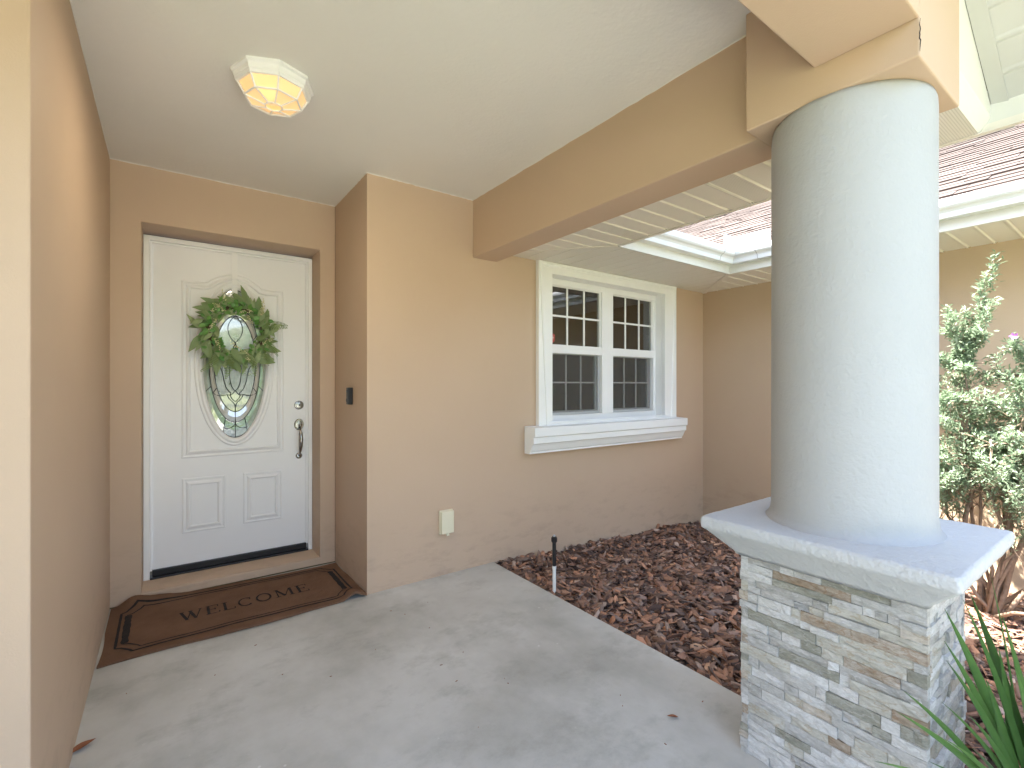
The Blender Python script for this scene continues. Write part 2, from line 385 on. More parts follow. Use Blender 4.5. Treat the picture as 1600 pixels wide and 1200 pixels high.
# walls
link('left_wall', prism([(-1.2, 1.635), (-.27, 1.635), (-.27, 3.619), (-1.2, 3.619)], 'z', -.1, 2.62), M['tan'], label='tan stucco porch wall along the left side of the entry', cat='wall', bev=.006)
link('light_blocking_wall', box(-1.4, -1.201, .409, 1.9, -.25, 2.62), M['tan'], label='unseen tan stucco wall added to block light on the outer left of the porch', cat='wall')  # unseen wall, added and sized to hold back light from the left
link('door_wall', ring_wall(-1.2, 1.006, .002, 2.62, -.125, .898, .05, 2.28, 3.62, 3.90), M['tan'], label='tan stucco wall holding the recessed white front door', cat='wall', bev=.005)
link('return_wall', box(1.006, 1.2, 2.93, 3.619, -.25, 2.62), M['tan'], label='narrow tan return wall beside the front door, carrying the doorbell', cat='wall')
link('window_wall', ring_wall(1.2, 4.82, -.25, 2.62, 2.468, 3.933, .958, 2.197, 2.93, 3.13), M['tan'], label='tan stucco wall holding the white double window', cat='wall')
link('wing_wall', box(4.62, 4.82, -3.2, 2.929, -.25, 2.42), M['tan_wing'], label='tan stucco side wall of the wing behind the sage bush', cat='wall')
link('interior_back_wall', box(-1.3, 4.9, 6.4, 6.5, -.1, 2.7), M['room'], kind='structure')
link('interior_side_wall', boxes([(1.21, 1.3, 3.9, 6.39, 0, 2.65)]), M['room'], kind='structure')
link('interior_end_wall', boxes([(4.73, 4.82, 3.14, 6.39, 0, 2.65)]), M['room'], kind='structure')
link('interior_left_wall', boxes([(-1.3, -1.21, 3.63, 6.39, 0, 2.65)]), M['room'], kind='structure')
link('interior_floor', box(-1.2, 4.72, 3.91, 6.39, -.1, 0), M['room'], kind='structure')
link('interior_ceiling', box(-1.3, 4.9, 3.14, 6.5, 2.66, 2.7), M['room'], kind='structure')
# ceiling
link('porch_ceiling', box(-1.2, 1.77, .673, 3.62, 2.621, 2.66), M['ceiling'], kind='structure')
def wobble(a, b, n=40):
    a, b = Vector(a), Vector(b); return [a.lerp(b, i/n)+Vector((random.uniform(-.0015, .0015), random.uniform(-.0015, .0015), random.uniform(-.003, .001))) for i in range(n+1)]
link('paint_bead', tubes([(wobble((-.269, 1.64, 2.6205), (-.269, 3.618, 2.6205)), .003), (wobble((-.269, 3.619, 2.6205), (1.005, 3.619, 2.6205)), .003), (wobble((1.005, 3.618, 2.6205), (1.005, 2.931, 2.6205)), .003),
    (wobble((1.006, 2.929, 2.6205), (1.769, 2.929, 2.6205)), .003), (wobble((1.769, 2.929, 2.6205), (1.769, .90, 2.6205)), .003)], 5), M['ceiling'], kind='stuff')
# beams and block
link('side_beam', box(1.77, 1.975, .897, 2.929, 2.21, 2.70), M['tan'], label='tan stucco beam running from the window wall to the column', cat='beam', bev=.006)
link('front_beam', box(-1.2, 1.674, .408, .672, 2.31, 2.90), M['tan'], label='tan stucco beam across the front opening of the porch', cat='beam', bev=.005)
link('column_block', box(1.675, 2.09, .408, .895, 2.205, 2.80), M['tan'], label='square tan stucco block joining both beams on top of the white column', cat='block', bev=.005)

bk = bpy.data.objects['column_block']
link('crack', tubes([([(1.6735+random.uniform(-.002, .002), .4065+random.uniform(-.001, .002), 2.215+.09*i/12) for i in range(13)], [.0004+.0011*math.sin(PI*i/12) for i in range(13)])], 5), M['dark'], bk)
# soffits ------------------------------------------------------------
ZS = 2.28
def strip_panel(rows):
    """rows: list of (A point, B point) across the panel; makes a sheet between them"""
    vs = []; [vs.extend(r) for r in rows]
    return me_from(vs, [(2*i, 2*i+1, 2*i+3, 2*i+2) for i in range(len(rows)-1)])
PROF = [(0, 0), (.106, 0), (.112, .006), (.120, -.004), (.128, -.004), (.136, 0)]
ps = root('porch_soffit', (2.27, .44, ZS), 'beige ribbed vinyl soffit under the porch eave right of the beam', 'soffit')
k0 = 1.333-.128
for k in range(-6, 13):
    y0 = k0+.136*k; rows = []
    if y0 < .42: continue
    for d, h in PROF:
        y = min(y0+d, 2.93)
        x1 = 2.56 if y < 2.29 else 1.975+(2.93-y)/.64*.585
        rows.append(((1.976, y, ZS+h), (max(x1, 1.977), y, ZS+h)))
    link('panel', strip_panel(rows), M['perf'] if k in (-5, 0, 6) else M['soffit'], ps, solid=.002)
link('panel', strip_panel([((2.091, .445, ZS), (2.56, .445, ZS)), ((2.091, k0-.136*5+.0, ZS), (2.56, k0-.136*5, ZS))]), M['perf'], ps, solid=.002)
link('edge_channel', prism([(2.553, ZS-.006), (2.575, ZS-.006), (2.575, ZS+.03), (2.571, ZS+.03), (2.571, ZS-.002), (2.553, ZS-.002)], 'y', .0, 2.27), M['soffit'], ps)
wsf = root('window_soffit', (3.3, 2.9, ZS), 'beige vinyl soffit above the double window', 'soffit')
for k in range(0, 20):
    x0 = 1.98+.136*k; rows = []
    if x0 >= 4.61: break
    for d, h in PROF:
        x = min(x0+d, 4.618)
        y0 = 2.93-(x-1.975)/.585*.64 if x < 2.56 else (2.29 if x < 4.0 else 2.29+(x-4)/.62*.64)
        rows.append(((x, min(y0, 2.927), ZS+h*.35), (x, 2.928, ZS+h*.35)))
    link('panel', strip_panel(rows), M['perfx'], wsf, solid=.002)
gsf = root('wing_soffit', (4.3, 1, ZS), 'beige ribbed vinyl soffit along the wing eave', 'soffit')
k0w = .726-.128
for k in range(-24, 18):
    y0 = k0w+.136*k; rows = []
    for d, h in PROF:
        y = min(y0+d, 2.925)
        x0 = 4.0 if y < 2.29 else 4+(y-2.29)/.64*.62
        rows.append(((min(x0, 4.615), y, ZS+h), (4.619, y, ZS+h)))
    if rows[0][0][1] >= 2.92: continue
    link('panel', strip_panel(rows), M['soffit'], gsf, solid=.002)
link('corner_strip', prism([(3.985, 2.30), (4.01, 2.275), (4.635, 2.905), (4.61, 2.928)], 'z', ZS-.008, ZS-.002), M['soffit'], gsf)
link('corner_strip', prism([(2.55, 2.272), (2.572, 2.288), (1.99, 2.928), (1.976, 2.91)], 'z', ZS-.006, ZS-.002), M['soffit'], ps)
# vent gaps at rib ends are dark little notches: built as short dark plugs
for k in range(-2, 9):
    y0 = k0+.136*k+.124
    if y0 > 2.25: break
    link('rib_end', prism([(y0-.009, ZS-.003), (y0+.009, ZS-.003), (y0, ZS+.010)], 'x', 2.535, 2.5525), M['dark'], ps)
for k in range(-10, 9):
    y0 = k0w+.136*k+.124
    link('rib_end', prism([(y0-.009, ZS-.003), (y0+.009, ZS-.003), (y0, ZS+.010)], 'x', 4.598, 4.617), M['dark'], gsf)

# rake at the front gable --------------------------------------------
SL = .55
rk = root('gable_rake', (2.3, .2, 2.3), 'white frieze board and sloping ribbed soffit at the front gable corner', 'soffit')
def zr(x): return 2.335+(2.66-x)*SL
link('frieze_board', prism([(2.092, 2.33), (2.655, 2.33), (2.655, 2.338), (1.2, zr(1.2)), (1.2, zr(1.2)-.5), (2.092, 2.6)], 'y', .414, .424) if False else prism([(2.092, 2.345), (2.655, 2.335), (2.092, zr(2.092)+.01)], 'y', .414, .430), M['fascia'], rk)
link('frieze_return', me_from([(2.092, .4145, 2.343), (2.655, .4145, 2.333), (2.56, .446, 2.281), (2.092, .446, 2.281)], [(0, 1, 2, 3)]), M['fascia'], rk, solid=.003)
def rp(s, y, h=0):   # s along the slope from the low edge
    x = 2.66-s*math.cos(math.atan(SL)); return (x, y, zr(x)+h)
link('channel', me_from([rp(-.04, .412, .004), rp(2.4, .412, .004), rp(2.4, .365, -.004), rp(-.04, .365, -.004)], [(0, 1, 2, 3)]), M['sofwhite'], rk, solid=.004)
for k in range(16):
    s0 = -.04+.136*k; rows = []
    for d, h in PROF: rows.append((rp(s0+d, .366, h+.002), rp(s0+d, -.16, h+.002)))
    link('panel', strip_panel(rows), M['sofwhite'], rk, solid=.002)
link('barge_board', prism([(2.70, 2.28), (2.70, 2.46), (.85, 2.46+1.85*SL), (.85, 2.28+1.85*SL)], 'y', -.18, -.162), M['fascia'], rk)
link('gable_wall', prism([(-.95, 2.905), (2.08, 2.905), (.85, zr(.85)-.02)] if False else [(.05, 2.905), (1.66, 2.905), (.85, 3.30)], 'y', .41, .66), M['tan'], label='tan stucco gable wall above the front porch beam', cat='wall')

# fascias and gutters --------------------------------------------------
fa = root('main_fascia', (3.3, 2.28, 2.28), 'cream fascia board under the back gutter above the window', 'fascia')
link('board', prism([(2.575, 2.272), (3.983, 2.272), (4.0, 2.289), (2.575, 2.289)], 'z', ZS-.008, 2.455), M['fascia'], fa)
fb = root('wing_fascia', (4, .5, 2.28), 'cream fascia board along the wing eave', 'fascia')
link('board', prism([(3.984, -3.2), (4.0, -3.2), (4.0, 2.288), (3.984, 2.271)], 'z', ZS-.008, 2.455), M['fascia'], fb)
GP = [(0, .115), (0, 0), (.062, 0), (.066, .014), (.070, .030), (.082, .044), (.098, .052), (.108, .064), (.112, .082), (.112, .106), (.100, .110)]
gt = root('main_gutter', (3.2, 2.2, 2.34), 'white aluminium gutter along the eave above the window', 'gutter')
vs = []
for d, h in GP: vs += [(2.576, 2.271-d, 2.34+h), (3.983-d, 2.271-d, 2.34+h)]
link('trough', me_from(vs, [(2*i, 2*i+1, 2*i+3, 2*i+2) for i in range(len(GP)-1)]), M['alu'], gt, solid=.002, smooth=False)
g2 = root('wing_gutter', (3.9, .5, 2.34), 'white aluminium gutter along the wing eave', 'gutter')
vs = []
for d, h in GP: vs += [(3.983-d, -3.2, 2.34+h), (3.983-d, 2.270-d, 2.34+h)]
link('trough', me_from(vs, [(2*i, 2*i+1, 2*i+3, 2*i+2) for i in range(len(GP)-1)]), M['alu'], g2, solid=.002)
for nm, pr, x in (('seam_strap', gt, 3.72), ):
    vs = []
    for d, h in GP[1:]: vs += [(x-.003, 2.2685-d-.0015, 2.339+h), (x+.003, 2.2685-d-.0015, 2.339+h)]
    link(nm, me_from(vs, [(2*i, 2*i+1, 2*i+3, 2*i+2) for i in range(len(GP)-2)]), M['grey_frame'], pr, solid=.001)
vs = []
for d, h in GP[1:]: vs += [(3.9805-d-.0015, 1.99, 2.339+h), (3.9805-d-.0015, 1.996, 2.339+h)]
link('seam_strap', me_from(vs, [(2*i, 2*i+1, 2*i+3, 2*i+2) for i in range(len(GP)-2)]), M['grey_frame'], g2, solid=.001)
sg = root('splash_guard', (3.86, 2.15, 2.45), 'white metal splash guard at the inside gutter corner', 'splash guard')
link('back_panel', prism([(3.70, 2.45), (3.868, 2.45), (3.868, 2.545), (3.73, 2.545), (3.70, 2.52)], 'y', 2.160, 2.163), M['white'], sg)
link('side_panel', prism([(1.87, 2.45), (2.158, 2.45), (2.158, 2.545), (1.90, 2.545), (1.87, 2.52)], 'x', 3.868, 3.871), M['white'], sg)
link('porch_fascia', box(2.576, 2.59, -.15, 2.268, ZS-.002, 2.44), M['fascia'], label='cream fascia board along the porch eave above the pier', cat='fascia')

# roofs ---------------------------------------------------------------
P = .5
hou = root('house', (0, 0, 0), 'low brown shingle roofs of the tan house beyond and above the porch', 'house')
wr = root('wing_roof', (4.2, 0, 2.46), 'sunlit pinkish brown asphalt shingle roof of the wing', 'roof')
wr.parent = hou; del wr['category']
link('deck', fix(me_from([(3.93, -3.4, 2.43), (9.5, -3.4, 2.43+5.57*P), (9.5, 7.7, 2.43+5.57*P), (3.93, 2.23, 2.43), (3.93, -3.4, 2.40), (9.5, -3.4, 2.40+5.57*P), (9.5, 7.7, 2.40+5.57*P), (3.93, 2.23, 2.40)], [(0, 1, 2, 3), (7, 6, 5, 4), (0, 4, 5, 1), (1, 5, 6, 2), (2, 6, 7, 3), (3, 7, 4, 0)])), M['shingle'], wr)
cs, sn = 1/math.hypot(1, P), P/math.hypot(1, P)
def shingle_box(s0, s1, y0, y1, lift, th):
    o = []
    for h in (0, th):
        for s, l in ((s0, lift), (s1, lift*.2)):
            for y in (y0, y1):
                o.append((3.93+s*cs-sn*(h+l), y, 2.43+s*sn+cs*(h+l)))
    v = [o[0], o[2], o[3], o[1], o[4], o[6], o[7], o[5]]
    return v
cand = []; EXPO = .128
for r in range(34):
    s0 = EXPO*r-.01; x0 = 3.93+s0*cs; y = -3.3+(r*.37 % .305)
    while y < min(7.2, 2.23+(x0-3.93)):
        wdt = .30+random.uniform(-.06, .05); y1 = min(y+wdt, 2.25+(x0-3.93))
        if y1-y > .02: cand.append((s0, y, y1, x0, random.uniform(.011, .018)))
        y += wdt+.004
def score(c):
    s0, y, y1, x0, th = c
    u = (x0*.8108-y*.5853)/(x0*.5853+y*.8108)
    if not (.28 < u < 1.09) or (.56 < u < .86): return 99
    return x0
cand.sort(key=score)
for i, (s0, y, y1, x0, th) in enumerate(cand[:290]):
    me = me_from(shingle_box(s0, s0+EXPO*1.25, y, y1, .012, th), BF); fix(me)
    link('shingle', me, M['shingle'], wr)
vs, fs = [], []
for (s0, y, y1, x0, th) in cand[290:]:
    n = len(vs); vs += shingle_box(s0, s0+EXPO*1.25, y, y1, .012, th); fs += [tuple(i+n for i in f) for f in BF]
link('shingle_field', fix(me_from(vs, fs)), M['shingle'], wr, kind='stuff')
mr = root('main_roof', (2, 3, 2.46), 'pinkish brown shingle roof of the house behind the porch', 'roof')
mr.parent = hou; del mr['category']
link('deck', fix(me_from([(x_, y_, 2.44+(y_-2.22)*P+h_) for h_ in (0, -.03) for x_, y_ in ((-6, 2.95), (1.99, 2.95), (2.6, 2.22), (3.95, 2.22), (9.5, 7.75), (-6, 7.75))], [(0, 1, 2, 3, 4, 5), (11, 10, 9, 8, 7, 6)]+[(i_, (i_+1) % 6, 6+(i_+1) % 6, 6+i_) for i_ in range(6)])), M['shingle'], mr)
pr = root('porch_roof', (.85, 1, 2.46), 'shingle gable roof over the entry porch', 'roof')
pr.parent = hou; del pr['category']
for sx in (1, -1):
    def q(s, y, h): return (.85+sx*(1.76-s), y, 2.445+SL*s+h)
    link('deck', fix(me_from([q(0, -.2, 0), q(1.76, -.2, 0), q(1.76, 4.2, 0), q(0, 2.25, 0), q(0, -.2, .03), q(1.76, -.2, .03), q(1.76, 4.2, .03), q(0, 2.25, .03)], [(0, 1, 2, 3), (7, 6, 5, 4), (0, 4, 5, 1), (1, 5, 6, 2), (2, 6, 7, 3), (3, 7, 4, 0)])), M['shingle'], pr)

# ================================================================== COLUMN AND PIER
CX, CY, R = 1.89, .652, .232
prof = []
for z, r in [(.80, .255), (.832, .252), (.840, .243), (.856, .236), (.88, .2325), (1.3, .232), (1.8, .2315), (2.16, .2315), (2.19, .230), (2.204, .226)]: prof.append((r, z))
pf2 = []
for i in range(len(prof)-1):
    n = max(1, int((prof[i+1][1]-prof[i][1])/.06))
    for j in range(n): t = j/n; pf2.append((prof[i][0]*(1-t)+prof[i+1][0]*t, prof[i][1]*(1-t)+prof[i+1][1]*t))
pf2.append(prof[-1])
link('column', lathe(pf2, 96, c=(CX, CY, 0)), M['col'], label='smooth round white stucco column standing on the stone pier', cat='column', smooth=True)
pier = root('stone_pier', (CX, CY, -.14), 'square ledgestone pier with a white stucco cap under the column', 'pier')
PX0, PX1, PY0, PY1 = 1.66, 2.12, .40, .906
# cap: a rounded, slightly uneven block
def cap_mesh():
    prf = [(.085, .700), (.080, .712), (.012, .782), (.002, .79), (0, .80), (0, .818), (.004, .827), (.012, .831), (.10, .833)]
    X0, X1, Y0, Y1 = 1.56, 2.218, .299, 1.005
    vs, fs = [], []; nseg = 20
    loops = []
    for o, z in prf:
        x0, x1, y0, y1 = X0+o, X1-o, Y0+o, Y1-o; rr = .012
        L = []
        cn = [(x1-rr, y0+rr, -PI/2), (x1-rr, y1-rr, 0), (x0+rr, y1-rr, PI/2), (x0+rr, y0+rr, PI)]
        for q in range(4):
            cx, cy, a0 = cn[q]
            arc = [(cx+rr*math.cos(a0+PI/2*t/4), cy+rr*math.sin(a0+PI/2*t/4)) for t in range(5)]
            nx_, ny_, na = cn[(q+1) % 4]; nxt = (nx_+rr*math.cos(na), ny_+rr*math.sin(na))
            L += arc; la = arc[-1]
            L += [(la[0]+(nxt[0]-la[0])*t/nseg, la[1]+(nxt[1]-la[1])*t/nseg) for t in range(1, nseg)]
        loops.append([(p[0]+random.uniform(-.0012, .0012), p[1]+random.uniform(-.0012, .0012), z+random.uniform(-.001, .001)) for p in L])
    n = len(loops[0])
    for L in loops: vs += L
    for a in range(len(loops)-1):
        for i in range(n): fs.append((a*n+i, a*n+(i+1) % n, (a+1)*n+(i+1) % n, (a+1)*n+i))
    fs.append(tuple(range(n-1, -1, -1))); fs.append(tuple((len(loops)-1)*n+i for i in range(n)))
    return fix(me_from(vs, fs))
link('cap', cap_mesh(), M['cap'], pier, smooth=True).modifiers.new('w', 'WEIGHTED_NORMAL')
link('core', box(PX0+.02, PX1-.02, PY0+.02, PY1-.02, -.2, .702), vary('mortar', (.52, .51, .48), (.60, .59, .56), 20, .9), pier)
def stone_piece(face, a0, a1, z0, z1, proud):
    """small riven block, grid front with uneven relief; face -x or -y (or +x, +y)"""
    na = max(2, int((a1-a0)/.028)); nz = 2; g = .0007
    a0 += g; a1 -= g; z0 += g; z1 -= g; vs, fs = [], []
    tilt = random.uniform(-.003, .003)
    for k in range(nz+1):
        for i in range(na+1):
            ed = (i in (0, na)) or (k in (0, nz))
            d = proud+random.uniform(-.0022, .0022)+tilt*(2*i/na-1)-(.0022 if ed else 0)
            aa = a0+(a1-a0)*i/na+(random.uniform(-.006, .006) if 0 < i < na else 0)
            zz = z0+(z1-z0)*k/nz+(random.uniform(-.0012, .0012) if k in (0, nz) else random.uniform(-.003, .003))
            vs.append((aa, d, zz))
    W = na+1
    for k in range(nz):
        for i in range(na): fs.append((k*W+i, k*W+i+1, (k+1)*W+i+1, (k+1)*W+i))
    n = len(vs)
    for (a, z) in ((a0, z0), (a1, z0), (a1, z1), (a0, z1)): vs.append((a, -.022, z))
    fs += [tuple([n]+[n+1]+[i for i in range(na, -1, -1)]), tuple([n+2, n+3]+[nz*W+i for i in range(na+1)]),
           (n, 0, W, 2*W, n+3), (n+1, n+2, 2*W+na, W+na, na), (n, n+3, n+2, n+1)]
    out = []
    for a, d, z in vs:
        out.append({'-x': (PX0-d+.004, a, z), '-y': (a, PY0-d+.004, z), '+x': (PX1+d-.004, a, z), '+y': (a, PY1+d-.004, z)}[face])
    return out, fs
WT = [.24, .12, .25, .10, .15, .06, .06, .03]
def stones(face, a0, a1):
    z = -.13; res = []
    while z < .70:
        h = random.choice([.024, .027, .030, .033, .037]); z1 = min(z+h, .703)
        if .703-z1 < .014: z1 = .703
        a = a0
        while a < a1-.001:
            L = random.choice([.03, .045, .06, .08, .11, .14, .18, .23]); b = a+L
            if a1-b < .03: b = a1
            res.append((a, b, z, z1, random.choice([0, .001, .002, .003, .004, .006, .010]))); a = b
        z = z1
    return res
for face, a0, a1 in (('-x', PY0-.012, PY1), ('-y', PX0-.0, PX1)):
    for (a, b, z, z1, pd) in stones(face, a0 if face == '-x' else a0+.006, a1):
        v, f = stone_piece(face, a, b, z, z1, pd); me = fix(me_from(v, f))
        mt = random.choices(ST, WT if face == '-x' else [.42, .12, .2, .03, .12, .04, .05, .02])[0]
        link('stone', me, mt, pier)
vs, fs = [], []; mi = []
for face, a0, a1 in (('+x', PY0, PY1), ('+y', PX0, PX1)):
    for (a, b, z, z1, pd) in stones(face, a0, a1):
        v, f = stone_piece(face, a, b, z, z1, pd); n = len(vs); vs += v; fs += [tuple(i+n for i in q) for q in f]; mi += [random.choices(range(8), WT)[0]]*len(f)
o = link('stone_cladding', fix(me_from(vs, fs)), ST, pier, kind='stuff'); o.data.polygons.foreach_set('material_index', mi)

# ================================================================== FRONT DOOR
YD = 3.84
dr = root('front_door', (.39, YD, .05), 'white front door with oval leaded glass', 'door')
link('frame', prism([(-.123, .052), (-.09, .052), (-.09, 2.232), (.868, 2.232), (.868, .052), (.896, .052), (.896, 2.262), (-.123, 2.262)], 'y', YD-.004, YD+.06), M['white'], dr, bev=.003)
link('stop', prism([(-.0895, .10), (-.078, .10), (-.078, 2.220), (.856, 2.220), (.856, .10), (.8675, .10), (.8675, 2.2315), (-.0895, 2.2315)], 'y', YD+.018, YD+.05), M['white'], dr)
OX, OZ, OA, OB = .390, 1.452, .197, .522
def slab():
    x0, x1, z0, z1 = -.076, .854, .108, 2.218; n = 96; vs = []; fs = []
    def rect(t):
        dx, dz = math.cos(t), math.sin(t); k = min(((x1-OX) if dx > 0 else (OX-x0))/max(abs(dx), 1e-6), ((z1-OZ) if dz > 0 else (OZ-z0))/max(abs(dz), 1e-6))
        return (OX+dx*k, OZ+dz*k)
    ang = sorted(set([2*PI*i/n for i in range(n)]+[math.atan2(z-OZ, x-OX) % (2*PI) for x in (x0, x1) for z in (z0, z1)]))
    n = len(ang)
    for y in (YD+.022, YD+.062):
        for t in ang: x, z = rect(t); vs.append((x, y, z))
        for t in ang:
            # ellipse point in direction t
            r = 1/math.sqrt((math.cos(t)/OA)**2+(math.sin(t)/OB)**2); vs.append((OX+r*math.cos(t), y, OZ+r*math.sin(t)))
    for i in range(n):
        j = (i+1) % n
        fs += [(i, j, n+j, n+i), (2*n+i, 3*n+i, 3*n+j, 2*n+j), (i, 2*n+i, 2*n+j, j), (n+i, n+j, 3*n+j, 3*n+i)]
    return fix(me_from(vs, fs))
link('slab', slab(), M['door'], dr)
YS = YD+.022
MP = [(0, 0), (.003, .005), (.011, .006), (.014, .0006), (.024, .0006), (.028, .005), (.038, .0095), (.044, .0095), (.050, 0)]
# arched panel moulding
path = [(.078, .812), (.703, .812), (.703, 2.0), (.577+.012, 2.0)]
for i in range(13):
    t = i/12; x = .560-.340*t
    z = 2.004+.080*math.sin(PI*t)**.9 if 0 < t < 1 else 2.004
    path.append((x, z))
path += [(.193-.0, 2.0), (.078, 2.0)]
link('panel_moulding', sweep_xz(path, MP, YS), M['door'], dr)
link('panel_moulding', sweep_xz([(.080, .312), (.332, .312), (.332, .678), (.080, .678)], MP, YS), M['door'], dr)
link('panel_moulding', sweep_xz([(.439, .318), (.690, .318), (.690, .678), (.439, .678)], MP, YS), M['door'], dr)
link('oval_moulding', sweep_xz(ell(OX, OZ, OA+.048, OB+.055, 96), [(0, -.001), (.003, .007), (.012, .009), (.016, .005), (.022, .005), (.026, .011), (.036, .013), (.044, .009), (.052, .002), (.054, -.012)], YS), M['door'], dr, smooth=True)
link('door_sweep', boxes([(-.077, .855, YS-.014, YS+.03, .066, .107)]), M['black'], dr, bev=.003)
link('threshold', boxes([(-.089, .867, YD-.012, YD+.055, .0505, .0655)]), M['black'], dr, bev=.003)
link('entry_step', box(-.124, .897, 3.6255, YD-.005, .0505, .0545), M['tan'], dr)
link('glow_backing', box(-.123, .896, YD+.20, YD+.21, .06, 2.26), M['hall_glow'], dr)
# glass
gl = link('oval_glass', fix(me_from([(x, YS+.014, z) for x, z in ell(OX, OZ, OA+.003, OB+.003, 72)]+[(x, YS+.018, z) for x, z in ell(OX, OZ, OA+.003, OB+.003, 72)],
    [tuple(range(72)), tuple(range(143, 71, -1))]+[(i, (i+1) % 72, 72+(i+1) % 72, 72+i) for i in range(72)])), M['seedy'], dr)
def sector(r0, r1, t0, t1, n=10, rise=.004, m='border'):
    P0 = []; P1 = []
    for i in range(n+1):
        t = t0+(t1-t0)*i/n
        P0.append((OX+OA*r0*math.cos(t), OZ+OB*(r0+.0)*math.sin(t))); P1.append((OX+OA*r1*math.cos(t), OZ+OB*r1*math.sin(t)))
    y = YS+.0125; vs = [(x, y-rise*.1, z) for x, z in P0]+[(x*.5+a*.5, y-rise, z*.5+b*.5) for (x, z), (a, b) in zip(P0, P1)]+[(x, y-rise*.1, z) for x, z in P1]
    W = n+1; fs = [(i, i+1, W+i+1, W+i) for i in range(n)]+[(W+i, W+i+1, 2*W+i+1, 2*W+i) for i in range(n)]
    link('pane', me_from(vs, fs), M[m], gl, solid=.0006)
for i in range(8): sector(.80, .985, PI/8+2*PI*i/8+.01, PI/8+2*PI*(i+1)/8-.01)
for i in range(6): sector(.655, .785, PI/2+2*PI*i/6+.012, PI/2+2*PI*(i+1)/6-.012, m='bevel', rise=.006)
ca = []
yc = YS+.009
def ca3(pts, r=.0026): ca.append(([(x, yc, z) for x, z in pts], r))
for k in (.992, .79, .645): ca3(ell(OX, OZ, OA*k, OB*k, 60)+[ell(OX, OZ, OA*k, OB*k, 60)[0]])
for i in range(8):
    t = PI/8+2*PI*i/8; ca3([(OX+OA*r*math.cos(t), OZ+OB*r*math.sin(t)) for r in (.79, .99)])
for i in range(6):
    t = PI/2+2*PI*i/6; ca3([(OX+OA*r*math.cos(t), OZ+OB*r*math.sin(t)) for r in (.645, .79)])
for sgn in (-1, 1):
    def q(x, z): return (OX+sgn*x, z)
    def bez(p, n=12):
        o = []
        for i in range(n+1):
            t = i/n; o.append(tuple(((1-t)**3*p[0][k]+3*(1-t)**2*t*p[1][k]+3*(1-t)*t*t*p[2][k]+t**3*p[3][k]) for k in (0, 1)))
        return [q(*a) for a in o]
    ca3(bez([(.0, 1.262), (.045, 1.29), (.05, 1.45), (.0, 1.60)]))
    ca3(bez([(.025, 1.245), (.085, 1.29), (.062, 1.40), (.10, 1.44)]))
    ca3(bez([(.0, 1.14), (.0, 1.19), (.042, 1.19), (.048, 1.235)]))
    ca3(bez([(.0, 1.185), (.02, 1.20), (.04, 1.23), (.025, 1.245)]))
    ca3(bez([(.048, 1.235), (.02, 1.22), (.012, 1.25), (.0, 1.262)]))
    ca3(bez([(.048, 1.235), (.075, 1.225), (.11, 1.222), (.13, 1.245)]))
    ca3(bez([(.10, 1.44), (.12, 1.45), (.125, 1.45), (.125, 1.45)]))
    ca3(bez([(.0, 1.60), (.06, 1.66), (.06, 1.73), (.0, 1.79)]))
    ca3(bez([(.0, 1.03), (.02, .995), (.05, .99), (.075, 1.005)]))
ca3([(OX, 1.14), (OX, OZ-OB*.99)]); ca3([(OX, 1.60), (OX, 1.52)]); ca3([(OX, 1.79), (OX, OZ+OB*.99)])
link('leading', tubes(ca, 5), M['came'], gl)
# hardware
hx = .806
db = link('deadbolt', lathe([(.0, 0), (.033, 0), (.033, -.006), (.029, -.010), (.024, -.011), (.022, -.020), (.0, -.022)], 32, 'y', (hx, YS, 1.151)), M['nickel'], dr, smooth=False)
link('keyhole', lathe([(0, 0), (.0075, 0), (.0075, -.003), (0, -.003)], 16, 'y', (hx, YS-.0215, 1.151)), M['nickeldark'], db)
hs = link('handle_set', lathe([(.0, 0), (1.0, 0), (1.0, -.006), (.86, -.011), (.74, -.011), (.70, -.016), (0, -.018)], 32, 'y', (0, 0, 0)), M['nickel'], dr, center=False)
me = hs.data
for v in me.vertices: v.co.x *= .034; v.co.z *= .042
hs.location = (hx-dr.location.x, YS-dr.location.y, 1.005-dr.location.z)
hl = Vector((hx, YS, 1.005))
def hpart(name, me, m):
    o = bpy.data.objects.new(name, me); C.objects.link(o); me.materials.append(m); o.parent = hs
    for v in me.vertices: v.co -= hl
    me.polygons.foreach_set('use_smooth', [True]*len(me.polygons)); return o
gp = [(hx, YS-.012, .985), (hx, YS-.045, .975), (hx, YS-.062, .945), (hx, YS-.066, .90), (hx, YS-.060, .85), (hx, YS-.045, .81), (hx, YS-.026, .785), (hx, YS-.008, .772)]
hpart('grip', tube(gp, [.008, .009, .0125, .0155, .014, .010, .007, .007], 12), M['nickel'])
hpart('thumb_latch', tube([(hx, YS-.015, 1.0), (hx, YS-.035, .998), (hx, YS-.06, 1.003)], [.007, .012, .011], 8), M['nickel'])
hpart('foot_rose', lathe([(0, 0), (.023, 0), (.023, -.005), (.016, -.010), (0, -.011)], 24, 'y', (hx, YS, .770)), M['nickel'])

